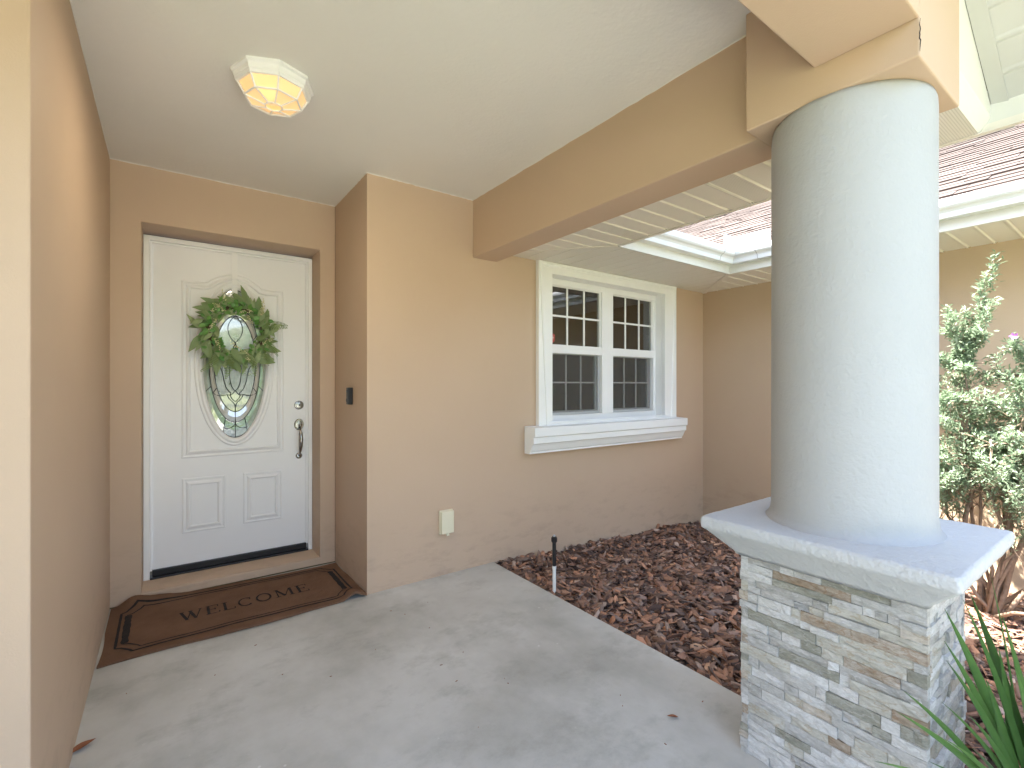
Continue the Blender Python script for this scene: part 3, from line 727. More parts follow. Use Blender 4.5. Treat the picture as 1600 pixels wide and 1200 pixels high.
# wreath and its hanger ------------------------------------------------
WX, WY, WZ = .388, 3.785, 1.672
link('wreath_hanger', boxes([(.366, .402, YS-.0095, YS-.0065, 1.80, 2.222), (.366, .402, YS-.0095, YS+.03, 2.2225, 2.2255), (.366, .402, YS-.034, YS-.0095, 1.797, 1.800)]), M['white'], label='flat white metal hanger strap over the top of the front door', cat='hanger')
wt = root('wreath', (WX, WY, WZ), 'round green eucalyptus and fern wreath hanging on the front door', 'wreath')
def to_child(o, par, rel=None):
    o.parent = par
ringp = [(.165*math.cos(t), .008*math.sin(3*t), .165*math.sin(t)) for t in [2*PI*i/40 for i in range(41)]]
o = link('vine_ring', tube(ringp, .013, 7), M['ringtwig'], center=False); o.parent = wt
def leaf_mesh(L, W, n=5, curl=.15, fold=.2):
    vs, fs = [], []
    for i in range(n+1):
        t = i/n; w_ = W*math.sin(PI*min(max(t, .02), .985)**.8)*.5; z = -curl*L*t*t
        vs += [(-w_, L*t, z+fold*w_), (0, L*t, z), (w_, L*t, z+fold*w_)]
    for i in range(n): fs += [(3*i, 3*i+1, 3*i+4, 3*i+3), (3*i+1, 3*i+2, 3*i+5, 3*i+4)]
    me = me_from(vs, fs); me.polygons.foreach_set('use_smooth', [True]*len(me.polygons)); return me
euc = [leaf_mesh(1, .36, 5, .18, .25), leaf_mesh(1, .30, 5, .3, .2), leaf_mesh(1, .44, 5, .05, .3)]
gre = [leaf_mesh(1, .55, 4, .1, .3), leaf_mesh(1, .7, 4, .2, .2)]
for m_ in euc: m_.materials.append(M['euc'])
for m_ in gre: m_.materials.append(M['green'])
def orient(dirv, nrm):
    y = dirv.normalized(); x = y.cross(nrm).normalized(); z = x.cross(y)
    return Matrix((x, y, z)).transposed().to_4x4()
def add_leaf(par, me, p, d, nrm, s, name='leaf'):
    o = bpy.data.objects.new(name, me); C.objects.link(o); o.parent = par
    o.matrix_basis = Matrix.Translation(p) @ orient(d, nrm) @ Matrix.Scale(s, 4)
    return o
for i in range(150):
    t = 2*PI*i/150+random.uniform(-.12, .12); rr = random.uniform(.125, .21)
    p = Vector((rr*math.cos(t), random.uniform(-.045, .01), rr*math.sin(t)))
    tang = Vector((-math.sin(t), 0, math.cos(t)))*(1 if random.random() < .7 else -1)
    rad = Vector((math.cos(t), 0, math.sin(t)))
    if i % 4 == 0: d = tang-rad*random.uniform(.1, .6)+Vector((0, 0, -abs(math.sin(t))*.4 if math.sin(t) > 0 else .1)); s = random.uniform(.07, .09)
    else: d = tang*.8+rad*random.uniform(.1, 1.3); s = random.uniform(.085, .135)
    d += Vector((0, random.uniform(-.45, .1), 0))
    if math.sin(t) < -.2: d += Vector((0, 0, -.45)); s *= 1.1
    s *= .86
    if i % 9 == 0: s *= 1.25
    add_leaf(wt, random.choice(euc), p, d, Vector((random.uniform(-.4, .4), -1, random.uniform(-.4, .4))), s)
for i in range(130):
    t = random.uniform(0, 2*PI); rr = random.uniform(.115, .215)
    p = Vector((rr*math.cos(t), random.uniform(-.06, -.01), rr*math.sin(t)))
    d = Vector((random.uniform(-1, 1), random.uniform(-.6, 0), random.uniform(-1, 1)))+Vector((math.cos(t), 0, math.sin(t)))*.5
    add_leaf(wt, random.choice(gre), p, d, Vector((random.uniform(-.5, .5), -1, random.uniform(-.5, .5))), random.uniform(.03, .045))
def ico_vs(r, c):
    g = (1+5**.5)/2; v = [(-1, g, 0), (1, g, 0), (-1, -g, 0), (1, -g, 0), (0, -1, g), (0, 1, g), (0, -1, -g), (0, 1, -g), (g, 0, -1), (g, 0, 1), (-g, 0, -1), (-g, 0, 1)]
    k = r/math.hypot(1, g); return [(c[0]+a*k, c[1]+b*k, c[2]+d*k) for a, b, d in v]
ICOF = [(0, 11, 5), (0, 5, 1), (0, 1, 7), (0, 7, 10), (0, 10, 11), (1, 5, 9), (5, 11, 4), (11, 10, 2), (10, 7, 6), (7, 1, 8), (3, 9, 4), (3, 4, 2), (3, 2, 6), (3, 6, 8), (3, 8, 9), (4, 9, 5), (2, 4, 11), (6, 2, 10), (8, 6, 7), (9, 8, 1)]
for (bx, bz, ang) in [(-.15, .11, .9), (-.08, .13, 2.6), (-.16, -.0, 1.1), (.02, .13, .2), (.06, .115, -1.2), (.14, .11, 1.4), (.16, .15, 1.7), (.05, -.14, -1.3), (.02, -.13, 2.4), (-.1, -.13, 2.0), (.15, -.08, .5), (-.07, .19, 1.8)]:
    vs, fs = [], []
    for k in range(22):
        tt = k/22*.075; c = (bx+math.cos(ang)*tt+random.uniform(-.010, .010), -.065+random.uniform(-.012, .01), bz+math.sin(ang)*tt+random.uniform(-.010, .010))
        n = len(vs); vs += ico_vs(random.uniform(.0028, .0045), c); fs += [tuple(a+n for a in f) for f in ICOF]
    o = link('berry_sprig', me_from(vs, fs), M['berry'], center=False, kind='stuff'); o.parent = wt
def fern_mesh(L):
    vs, fs = [], []
    for i in range(16):
        t = i/16; y = L*t; x = .25*L*t*t; w_ = L*.17*math.sin(PI*(t*.85+.12))
        for s in (-1, 1):
            n = len(vs); vs += [(x, y, 0), (x+s*w_, y+.02*L, .01*L), (x+s*w_*.5, y+.05*L, 0), (x, y+.03*L, 0)]; fs.append((n, n+1, n+2, n+3))
    return me_from(vs, fs)
fm = fern_mesh(1); fm.materials.append(M['fern'])
for (bx, bz, dx, dz) in [(.15, .03, 1, .3), (.17, -.05, 1, -.9), (-.1, -.15, -.5, -1), (.07, -.15, .5, -1), (-.04, -.16, .05, -1), (.16, -.1, .5, -1), (.18, .06, 1, .2)]:
    add_leaf(wt, fm, Vector((bx, -.045, bz)), Vector((dx, -.1, dz)), Vector((0, -1, 0)), random.uniform(.13, .18), 'fern_frond')

# doorbell, outlet cover -------------------------------------------------
bl = root('doorbell', (1.0, 3.28, 1.17), 'slim black video doorbell on the return wall beside the door', 'doorbell')
link('body', box(.972, 1.0055, 3.205, 3.245, 1.172, 1.285), M['black'], bl, bev=.004)
link('button', lathe([(0, 0), (.012, 0), (.012, -.003), (0, -.003)], 20, 'x', (.9715, 3.225, 1.20)), mat('doorbell_button', (.10, .10, .11), .25)[0], bl)
link('lens', lathe([(0, 0), (.010, 0), (.009, -.003), (0, -.003)], 20, 'x', (.9715, 3.225, 1.26)), mat('doorbell_lens', (.03, .03, .035), .08)[0], bl)
oc = root('outlet_cover', (1.55, 2.93, .27), 'almond weatherproof outlet cover low on the tan wall', 'outlet cover')
link('base_plate', box(1.500, 1.602, 2.915, 2.9295, .284, .446), M['almond'], oc, bev=.003)
link('lid', box(1.504, 1.599, 2.893, 2.9145, .289, .442), M['almond'], oc, bev=.006, seg=3)
link('latch', box(1.540, 1.560, 2.889, 2.905, .275, .2885), M['almond'], oc, bev=.002)

# ================================================================== WINDOW
wn = root('double_window', (3.2, 2.93, .97), 'white double hung window pair with grilles above a moulded sill', 'window')
YT = 2.89
link('trim', ring_wall(2.344, 4.10, .972, 2.277, 2.484, 3.917, .9745, 2.186, YT, 2.929), M['white'], wn, bev=.007)
link('trim_bead', sweep_xz([(2.350, .974), (4.094, .974), (4.094, 2.271), (2.350, 2.271)], [(0, 0), (.0, .006), (.018, .010), (.024, .004), (.034, .004), (.038, 0)], YT), M['white'], wn)
link('jamb', ring_wall(2.470, 3.931, .960, 2.195, 2.4855, 3.9155, .976, 2.1845, 2.9305, 3.055), M['white'], wn)
link('sill', prism([(2.797, .978), (2.797, .910), (2.812, .905), (2.812, .857), (2.824, .852), (2.834, .835), (2.850, .800), (2.860, .790), (2.860, .775), (2.929, .775), (2.929, .9715), (3.0, .982), (3.0, .978)][:11]+[(2.929, .984)], 'x', 2.232, 4.150), M['sill'], wn, bev=.003)
o = wn.children[-1]
for v in o.data.vertices:   # the lower tiers step in at both ends
    z = v.co.z+.775; s = 1 if v.co.x > 0 else -1
    if z < .909: v.co.x -= s*.012
    if z < .853: v.co.x -= s*(.853-z)*.75
link('stool', box(2.487, 3.914, 2.9295, 3.0, .977, .985), M['white'], wn)
YW = 3.0
X0, XM0, XM1, X1 = 2.487, 3.151, 3.294, 3.914
link('window_frame', boxes([(X0, X1, YW-.004, YW+.05, .986, 1.050)]), M['vinyl'], wn, bev=.003)
link('window_frame', boxes([(X0, X1, YW-.004, YW+.05, 2.132, 2.1840)]), M['vinyl'], wn, bev=.003)
link('window_frame', boxes([(X0, 2.556, YW-.003, YW+.05, 1.0505, 2.1315)]), M['vinyl'], wn, bev=.003)
link('window_frame', boxes([(3.879, X1, YW-.003, YW+.05, 1.0505, 2.1315)]), M['vinyl'], wn, bev=.003)
link('mullion', boxes([(XM0, XM1, YW-.012, YW+.05, 1.0505, 2.1315)]), M['vinyl'], wn, bev=.003)
for (a, b) in ((2.5565, 3.1505), (3.2945, 3.8785)):
    us = link('upper_sash', ring_wall(a, b, 1.60, 2.131, a+.012, b-.012, 1.64, 2.122, YW+.008, YW+.03), M['vinyl'], wn)
    link('meeting_rail', box(a, b, YW-.008, YW+.007, 1.567, 1.638), M['vinyl'], wn, bev=.002)
    link('pane', box(a+.011, b-.011, YW+.020, YW+.024, 1.641, 2.121), M['glass'], us)
    for i in (1, 2):
        x = a+(b-a)*i/3; link('muntin', box(x-.008, x+.008, YW+.013, YW+.0195, 1.6415, 2.1205), M['vinyl'], us)
    for i in range(3): link('muntin', box(a+.012+(b-a)*i/3-(0 if i == 0 else .0035), a+(b-a)*(i+1)/3-.0085 if i < 2 else b-.0125, YW+.013, YW+.0195, 1.872, 1.888), M['vinyl'], us)
    ls = link('lower_sash', ring_wall(a, b-.0, 1.0505, 1.5665, a+.03, b-.045, 1.085, 1.56, YW+.030, YW+.048), M['vinyl'], wn)
    link('pane', box(a+.029, b-.044, YW+.040, YW+.044, 1.086, 1.559), M['glass'], ls)
    for i in (1, 2):
        x = a+.03+(b-a-.075)*i/3; link('muntin', box(x-.006, x+.006, YW+.033, YW+.0395, 1.0865, 1.5585), M['vinyl'], ls)
    for i in range(3): link('muntin', box(a+.0305+(b-a-.075)*i/3+(.0065 if i else 0), a+.0295+(b-a-.075)*(i+1)/3-(.0065 if i < 2 else 0), YW+.033, YW+.0395, 1.318, 1.330), M['vinyl'], ls)
    sc = link('insect_screen', box(a+.012, b-.028, YW+.0175, YW+.0185, 1.068, 1.566), M['screen'], wn)
    link('screen_frame', ring_wall(a+.001, b-.014, 1.052, 1.5660, a+.014, b-.032, 1.072, 1.560, YW+.012, YW+.017), M['grey_frame'], sc)
stk = link('sticker', prism([(2.566, 1.66), (2.596, 1.655), (2.614, 1.668), (2.618, 1.72), (2.592, 1.73), (2.566, 1.72)], 'y', YW+.0155, YW+.017), M['red'], wn, label='red shield shaped security sticker')
link('print', boxes([(2.578, 2.604, YW+.0145, YW+.0152, 1.694, 1.701), (2.580, 2.602, YW+.0145, YW+.0152, 1.683, 1.687), (2.584, 2.598, YW+.0145, YW+.0152, 1.707, 1.712)]), M['cream'], stk, kind='stuff')
for (x, h, r, lb) in ((2.74, .26, .022, 'tall pale bottle inside the window, left end of the sill'), (2.87, .10, .035, 'short wide pale jar standing inside the left window'), (3.03, .20, .016, 'slim pale bottle inside the window near the centre mullion'), (3.66, .10, .025, 'small pale jar inside the right window'), (3.80, .13, .028, 'round pale vase inside the right window near its edge')):
    link('bottle' if h > .15 else 'jar', lathe([(0, 0), (r, 0), (r, h*.55), (r*.9, h*.65), (r*.4, h*.75), (r*.38, h*.95), (r*.45, h)], 16, c=(x, 3.17, 1.0)), M['bottle'], label=lb, cat='bottle' if h > .15 else 'jar', group='bottles and jars on the inner window sill', smooth=True)
link('interior_sill', box(2.45, 3.95, 3.131, 3.26, .96, .999), M['white'], label='white inner window sill seen through the double window', cat='sill')

# ================================================================== CEILING LIGHT
LX, LY, LZ = .375, 2.285, 2.6205
cl = root('ceiling_light', (LX, LY, LZ), 'lit octagonal white flush ceiling light with frosted panes', 'ceiling light')
def octa(r, z, ph=-.03): return [(LX+r*math.cos(ph+PI/4*i), LY+r*math.sin(ph+PI/4*i), z) for i in range(8)]
def octa_solid(levels):
    vs = []; [vs.extend(octa(r, z)) for r, z in levels]; fs = []
    for a in range(len(levels)-1): fs += [(a*8+i, a*8+(i+1) % 8, a*8+8+(i+1) % 8, a*8+8+i) for i in range(8)]
    return fix(me_from(vs, fs))
link('canopy', octa_solid([(.150, 2.6203), (.163, 2.6203), (.163, 2.612), (.153, 2.606), (.150, 2.590), (.147, 2.586), (.147, 2.580), (.140, 2.577), (.128, 2.577), (.128, 2.59)]), M['white'], cl, solid=.002)
A, B_, D = octa(.139, 2.576), octa(.112, 2.527), octa(.036, 2.508)
cg = []
for i in range(8):
    j = (i+1) % 8
    cg += [([A[i], B_[i]], .0042), ([B_[i], D[i]], .0036), ([B_[i], B_[j]], .0044), ([A[i], A[j]], .0075), ([D[i], D[j]], .0036)]
link('cage', tubes(cg, 5), M['white'], cl)
def shrink(p, q=.955): return (LX+(p[0]-LX)*q, LY+(p[1]-LY)*q, p[2]+.005)
for i in range(8):
    j = (i+1) % 8
    link('pane', me_from([shrink(A[i]), shrink(A[j]), shrink(B_[j]), shrink(B_[i])], [(0, 1, 2, 3)]), M['lampglass'], cl, solid=.0015)
    link('pane', me_from([shrink(B_[i]), shrink(B_[j]), shrink(D[j]), shrink(D[i])], [(0, 1, 2, 3)]), M['lampglass'], cl, solid=.0015)
link('bulb', lathe([(0, -.05), (.012, -.05), (.024, -.02), (.027, 0), (.022, .02), (0, .03)], 16, 'x', (LX-.01, LY, 2.567)), M['bulb'], cl, smooth=True)
pl = bpy.data.lights.new('lamp_light', 'AREA'); pl.shape = 'DISK'; pl.size = .2; pl.energy = 1.1; pl.color = (1, .86, .66)
po = bpy.data.objects.new('lamp_light', pl); C.objects.link(po); po.location = (LX, LY, 2.495)

# ================================================================== DOORMAT
mtr = root('doormat', (.375, 3.22, 0), 'brown coir doormat reading WELCOME with black border lines', 'doormat')
MX0, MX1, MY0, MY1 = -.262, 1.0, 2.895, 3.575
def mh(x, y):
    z = .012
    z += .045*math.exp(-((x+.16)**2/.004+(y-3.56)**2/.006)) + .030*math.exp(-((x+.05)**2/.01+(y-3.57)**2/.003))
    z += .035*math.exp(-((x-.93)**2/.003+(y-2.93)**2/.008))
    z += .006*math.sin(x*5.3+.6)*math.exp(-(y-3.6)**2/.02)+.004*math.sin(x*4.1)*math.exp(-(y-2.9)**2/.03)
    return z+.001*math.sin(x*19+y*7)
def mxy(u, v):
    x = MX0+(MX1-MX0)*u; y = MY0+(MY1-MY0)*v
    y += .010*math.sin(u*9)*(1-v)+.02*(u-.5)*(1-v); x += .008*math.sin(v*6)
    return min(max(x, -.262), .998), min(y, 3.60)
nu, nv = 90, 48; vs = []; fs = []
for j in range(nv+1):
    for i in range(nu+1): x, y = mxy(i/nu, j/nv); vs.append((x, y, mh(x, y)+random.uniform(-.0008, .0008)))
W = nu+1; fs = [(j*W+i, j*W+i+1, (j+1)*W+i+1, (j+1)*W+i) for j in range(nv) for i in range(nu)]
n0 = len(vs); rim = [i for i in range(W)]+[j*W+nu for j in range(1, nv+1)]+[nv*W+i for i in range(nu-1, -1, -1)]+[j*W for j in range(nv-1, 0, -1)]
for r in rim: vs.append((vs[r][0], vs[r][1], max(vs[r][2]-.012, .001)))
L_ = len(rim)
for q in range(L_): fs.append((rim[q], n0+q, n0+(q+1) % L_, rim[(q+1) % L_]))
link('pile', fix(me_from(vs, fs)), M['coir'], mtr)
def ribbon(pts, wd, closed=False, lift=.0022, sub=.02):
    """flat inlay following the mat's surface; pts in mat (x, y)"""
    P2 = []
    m = len(pts); rng_ = range(m if closed else m-1)
    for i in rng_:
        a, b = Vector(pts[i]), Vector(pts[(i+1) % m]); k = max(1, int((b-a).length/sub))
        for j in range(k): P2.append(a+(b-a)*j/k)
    if not closed: P2.append(Vector(pts[-1]))
    n = len(P2); vs = []; fs = []
    for i, p in enumerate(P2):
        a = P2[(i-1) % n] if (closed or i) else p; b = P2[(i+1) % n] if (closed or i < n-1) else p
        t = (b-a).normalized(); nn = Vector((-t.y, t.x)); ww = wd/2*(1+random.uniform(-.15, .15))
        for s in (-1, 1): q = p+nn*s*ww; vs.append((q.x, q.y, mh(q.x, q.y)+lift))
    for i in range(n if closed else n-1): j = (i+1) % n; fs.append((2*i, 2*i+1, 2*j+1, 2*j))
    return me_from(vs, fs)
def notched(ins, ch):
    x0, x1, y0, y1 = MX0+ins, MX1-ins, MY0+ins+.01, MY1-ins
    return [(x0+ch, y0), (x1-ch, y0), (x1-ch*.8, y0+ch*.35), (x1-ch*.3, y0+ch*.9), (x1, y0+ch), (x1, y1-ch), (x1-ch*.3, y1-ch*.9), (x1-ch*.8, y1-ch*.35), (x1-ch, y1), (x0+ch, y1), (x0+ch*.8, y1-ch*.35), (x0+ch*.3, y1-ch*.9), (x0, y1-ch), (x0, y0+ch), (x0+ch*.3, y0+ch*.9), (x0+ch*.8, y0+ch*.35)]
link('border_line', ribbon(notched(.055, .07), .012, True), M['coirblack'], mtr)
link('border_line', ribbon(notched(.085, .07), .008, True), M['coirblack'], mtr)
link('border_bar', ribbon([(MX0+.089, MY0+.17), (MX0+.089, MY1-.16)], .03), M['coirblack'], mtr)
link('border_bar', ribbon([(MX1-.089, MY0+.17), (MX1-.089, MY1-.16)], .03), M['coirblack'], mtr)
# letters: strokes as (points, width) in a unit cell, drawn in an engraved serif
T, t_ = .17, .07
def arc(cx, cy, rx, ry, a0, a1, n=14): return [(cx+rx*math.cos(a0+(a1-a0)*i/n), cy+ry*math.sin(a0+(a1-a0)*i/n)) for i in range(n+1)]
GL = {
 'W': (1.35, [([(.10, 1), (.42, 0)], T), ([(.42, 0), (.68, 1)], t_), ([(.60, 1), (.92, 0)], T), ([(.92, 0), (1.22, 1)], t_), ([(0, .98), (.28, .98)], t_), ([(.5, .98), (.78, .98)], t_), ([(1.08, .98), (1.33, .98)], t_)]),
 'E': (.85, [([(.16, 0), (.16, 1)], T), ([(0, .98), (.74, .98), (.74, .80)], t_), ([(0, .02), (.78, .02), (.80, .22)], t_), ([(.16, .52), (.56, .52)], t_), ([(.56, .42), (.56, .62)], t_)]),
 'L': (.80, [([(.16, 0), (.16, 1)], T), ([(0, .98), (.34, .98)], t_), ([(0, .02), (.72, .02), (.74, .25)], t_)]),
 'C': (1.0, [(arc(.50, .5, .42, .48, .9, PI, 10), .10), (arc(.50, .5, .42, .48, PI, 2*PI-.75, 10), .12), ([(.80, .98), (.80, .72)], t_)]),
 'O': (1.12, [(arc(.52, .5, .44, .47, 0, 2*PI, 22), .13)]),
 'M': (1.35, [([(.16, 0), (.16, 1)], t_), ([(.16, 1), (.62, .05)], T), ([(.62, .05), (1.06, 1)], t_), ([(1.10, 0), (1.10, 1)], T), ([(0, .02), (.32, .02)], t_), ([(.92, .02), (1.28, .02)], t_), ([(0, .98), (.2, .98)], t_), ([(1.05, .98), (1.28, .98)], t_)])}
tot = sum(GL[c][0] for c in 'WELCOME')+.14*6; hx_ = .675/tot; hy_ = .118; cxp = .055
for c in 'WELCOME':
    wd_, strokes = GL[c]; vs, fs = [], []
    for pts, sw in strokes:
        me = ribbon([(cxp+p[0]*hx_, 3.165+p[1]*hy_+(cxp-.055)*.02) for p in pts], sw*.085, False, .0024, .012)
        n = len(vs); vs += [tuple(v.co) for v in me.vertices]; fs += [tuple(i+n for i in f.vertices) for f in me.polygons]; bpy.data.meshes.remove(me)
    link('letter_'+c.lower(), me_from([(a, b, z+.0002*(i % 3)) for i, (a, b, z) in enumerate(vs)], fs), M['coirblack'], mtr)
    cxp += (wd_+.14)*hx_

# ================================================================== SPRINKLER, SMALL DEBRIS
sp = root('sprinkler_riser', (1.997, 2.307, -.05), 'black pop up sprinkler head on a white pipe standing in the mulch', 'sprinkler')
link('pipe', lathe([(0, -.06), (.011, -.06), (.011, .13), (.013, .131), (.013, .152), (0, .152)], 20, c=(1.997, 2.307, 0)), M['pvc'], sp, smooth=False)
link('body', lathe([(0, .1525), (.012, .1525), (.0125, .30), (.016, .302), (.016, .335), (.013, .339), (0, .339)], 20, c=(1.997, 2.307, 0)), M['black'], sp)
link('nozzle', lathe([(0, .3395), (.008, .3395), (.007, .348), (0, .349)], 12, c=(1.997, 2.307, 0)), M['grey_frame'], sp)
for i in range(8):
    a = PI/4*i; x, y = 1.997+.0165*math.cos(a), 2.307+.0165*math.sin(a)
    link('grip_rib', box(x-.0018, x+.0018, y-.0018, y+.0018, .305, .332), M['black'], sp)
def dead_leaf(x, y, a, s, lb, cc=M['deadleaf']):
    me = leaf_mesh(s, s*.4, 6, -.15, .6)
    o = link('dead_leaf', me, cc, label=lb, cat='leaf', group='dead leaves on the slab'); o.location = (x, y, .004); o.rotation_euler = (0, .1, a)
dead_leaf(-.245, 2.285, -1.2, .075, 'curled brown dead leaf on the slab against the left wall')
dead_leaf(1.60, 1.145, 1.0, .045, 'small reddish dead leaf on the slab near the stone pier')
vs, fs = [], []
for i in range(26):
    x, y = random.uniform(-.2, 1.85), random.uniform(.5, 2.9); a = random.uniform(0, PI); l, ww = random.uniform(.002, .007), random.uniform(.001, .0022)
    if x > 1.0 or y < 2.85:
        c, s = math.cos(a), math.sin(a); n = len(vs)
        for zz in (.0005, .0025):
            vs += [(x-c*l, y-s*l, zz), (x+s*ww, y-c*ww, zz), (x+c*l, y+s*l, zz), (x-s*ww, y+c*ww, zz)]
        fs += [tuple(k+n for k in f) for f in BF]
link('floor_debris', me_from(vs, fs), M['deadleaf'], kind='stuff')

# ================================================================== MULCH
def mulch():
    nC = 26000
    x = rng.uniform(1.95, 4.61, nC*2); y = rng.uniform(-1.4, 2.92, nC*2)
    inp = (x > PX0-.03) & (x < PX1+.02) & (y > PY0-.02) & (y < PY1+.02)
    # only where the camera, or a step beside it, can look
    ok = ~inp & ((y > -.6) | (x > 2.6)); x, y = x[ok][:nC], y[ok][:nC]; n = len(x)
    L = rng.gamma(3.6, .0145, n)+.016; Wd = L*rng.uniform(.28, .62, n); T = rng.uniform(.002, .007, n)
    L = np.clip(L, .016, .125)/2; Wd = np.clip(Wd, .007, .046)/2
    edge = np.clip((x-1.95)/.10, 0, 1)
    z = -.035-.105*np.clip((x-1.95)/2.6, 0, 1)+rng.uniform(-.022, .020, n)*edge+.014*np.sin(x*7+y*3)*np.sin(y*6)+.012*np.clip(1-(2.93-y)/.25, 0, 1)
    z = np.where(edge < 1, np.minimum(z, -.012+.02*edge), z)
    yaw = rng.uniform(0, 2*PI, n); pit = rng.normal(0, .33, n); rol = rng.normal(0, .45, n)
    base = np.array([(-1, -.55, -1), (-.2, -1, -1), (1, -.4, -1), (.9, .5, -1), (.1, 1, -1), (-.9, .6, -1)]); top = base.copy(); top[:, 2] = 1; top[:, :2] *= .85
    V = np.concatenate([base, top])[None].repeat(n, 0)+rng.uniform(-.22, .22, (n, 12, 3))*np.array([1, 1, .5])
    V[:, :, 0] *= L[:, None]; V[:, :, 1] *= Wd[:, None]; V[:, :, 2] *= T[:, None]/2
    V[:, :, 2] += (V[:, :, 0]/L[:, None])**2*rng.uniform(-.5, .8, n)[:, None]*.006
    cy, sy, cp, sp_, cr, sr = np.cos(yaw), np.sin(yaw), np.cos(pit), np.sin(pit), np.cos(rol), np.sin(rol)
    a, b, c = V[..., 0], V[..., 1], V[..., 2]
    b, c = b*cr[:, None]-c*sr[:, None], b*sr[:, None]+c*cr[:, None]
    a, c = a*cp[:, None]+c*sp_[:, None], -a*sp_[:, None]+c*cp[:, None]
    a, b = a*cy[:, None]-b*sy[:, None], a*sy[:, None]+b*cy[:, None]
    V = np.stack([a+x[:, None], b+y[:, None], c+z[:, None]], -1)
    V[..., 1] = np.minimum(V[..., 1], 2.925); V[..., 0] = np.clip(V[..., 0], 1.952, 4.615)
    F4 = [(0, 1, 7, 6), (1, 2, 8, 7), (2, 3, 9, 8), (3, 4, 10, 9), (4, 5, 11, 10), (5, 0, 6, 11), (6, 7, 8, 9), (6, 9, 10, 11)]
    F = (np.arange(n)[:, None, None]*12+np.array(F4)[None]).reshape(-1, 4)
    me = bpy.data.meshes.new('mulch'); me.vertices.add(n*12); me.vertices.foreach_set('co', V.reshape(-1))
    me.loops.add(F.size); me.loops.foreach_set('vertex_index', F.reshape(-1).astype(np.int32)); me.polygons.add(len(F))
    me.polygons.foreach_set('loop_start', np.arange(0, F.size, 4, dtype=np.int32)); me.update(calc_edges=True)
    pal = np.array([(.16, .092, .062), (.24, .13, .086), (.36, .19, .115), (.07, .043, .035), (.24, .16, .125), (.40, .20, .115), (.33, .24, .19), (.50, .31, .20), (.16, .115, .095)])
    w_ = np.array([.21, .19, .13, .16, .10, .05, .07, .02, .07])
    ci = rng.choice(len(pal), n, p=w_/w_.sum()); col = pal[ci]*rng.uniform(.8, 2.3, n)[:, None]
    col = np.concatenate([col, np.ones((n, 1))], 1).repeat(12, 0)
    ca_ = me.color_attributes.new('Col', 'FLOAT_COLOR', 'POINT'); ca_.data.foreach_set('color', col.reshape(-1))
    link('bark_mulch', me, M['mulch'], kind='stuff', label='reddish brown pine bark chips filling the bed', center=False)
mulch()

# ================================================================== PLANTS
fx = root('flax_lily', (2.16, .13, -.12), 'strappy green flax lily growing at the corner of the stone pier', 'plant')
def blade(tip, bx, by, h, wd, sag):
    b = Vector((bx, by, -.12)); t = Vector(tip); c = b*.5+t*.5+Vector((.04, -.01, .07)); wd *= .98
    face = Vector((-.8+random.uniform(-.45, .45), -.4+random.uniform(-.5, .5), .35))
    n = 14; vs, fs = [], []
    for i in range(n+1):
        s = i/n; p = b*(1-s)**2+c*2*s*(1-s)+t*s*s; d = (c-b)*2*(1-s)+(t-c)*2*s; d.normalize()
        side = d.cross(face).normalized()
        nn = side.cross(d); w_ = wd*.5*min(1, .55+s*1.6)*(1-max(0, (s-.35)/.65)**1.7)
        vs += [p-side*w_+nn*w_*.35, p, p+side*w_+nn*w_*.35]
    for i in range(n): fs += [(3*i, 3*i+1, 3*i+4, 3*i+3), (3*i+1, 3*i+2, 3*i+5, 3*i+4)]
    link('blade', me_from(vs, fs), M['blade'], fx, smooth=True, solid=.0012)
for (x, y, z, wd) in [(1.688, 0.36, 0.703, 0.034), (1.635, 0.349, 0.637, 0.03), (1.614, 0.34, 0.597, 0.028), (1.727, 0.357, 0.577, 0.008), (1.783, 0.341, 0.708, 0.024), (1.852, 0.34, 0.71, 0.036), (1.899, 0.306, 0.766, 0.007), (1.437, 0.381, 0.565, 0.026), (1.385, 0.381, 0.536, 0.026), (1.551, 0.336, 0.518, 0.016), (1.503, 0.321, 0.457, 0.02), (1.633, 0.301, 0.472, 0.022), (1.422, 0.33, 0.434, 0.018), (1.236, 0.378, 0.49, 0.018), (1.841, 0.274, 0.677, 0.03), (1.745, 0.22, 0.66, 0.034), (1.933, 0.208, 0.729, 0.034), (1.654, 0.225, 0.625, 0.028), (1.975, 0.178, 0.642, 0.03), (2.188, 0.147, 0.535, 0.03), (1.904, 0.29, 0.562, 0.03), (1.504, 0.271, 0.463, 0.02), (1.736, 0.288, 0.533, 0.03)]:
    blade((x, y, z), 2.12+random.uniform(-.05, .05), .25+random.uniform(-.05, .04), z*.75, wd, .92)
for i in range(14):
    a = random.uniform(-PI*.9, .6); h = random.uniform(.3, .65)
    blade((2.14+.45*math.cos(a), .22+.42*math.sin(a), h), 2.14+random.uniform(-.06, .06), .22+random.uniform(-.06, .06), h*.9, random.uniform(.02, .032), 1.15)

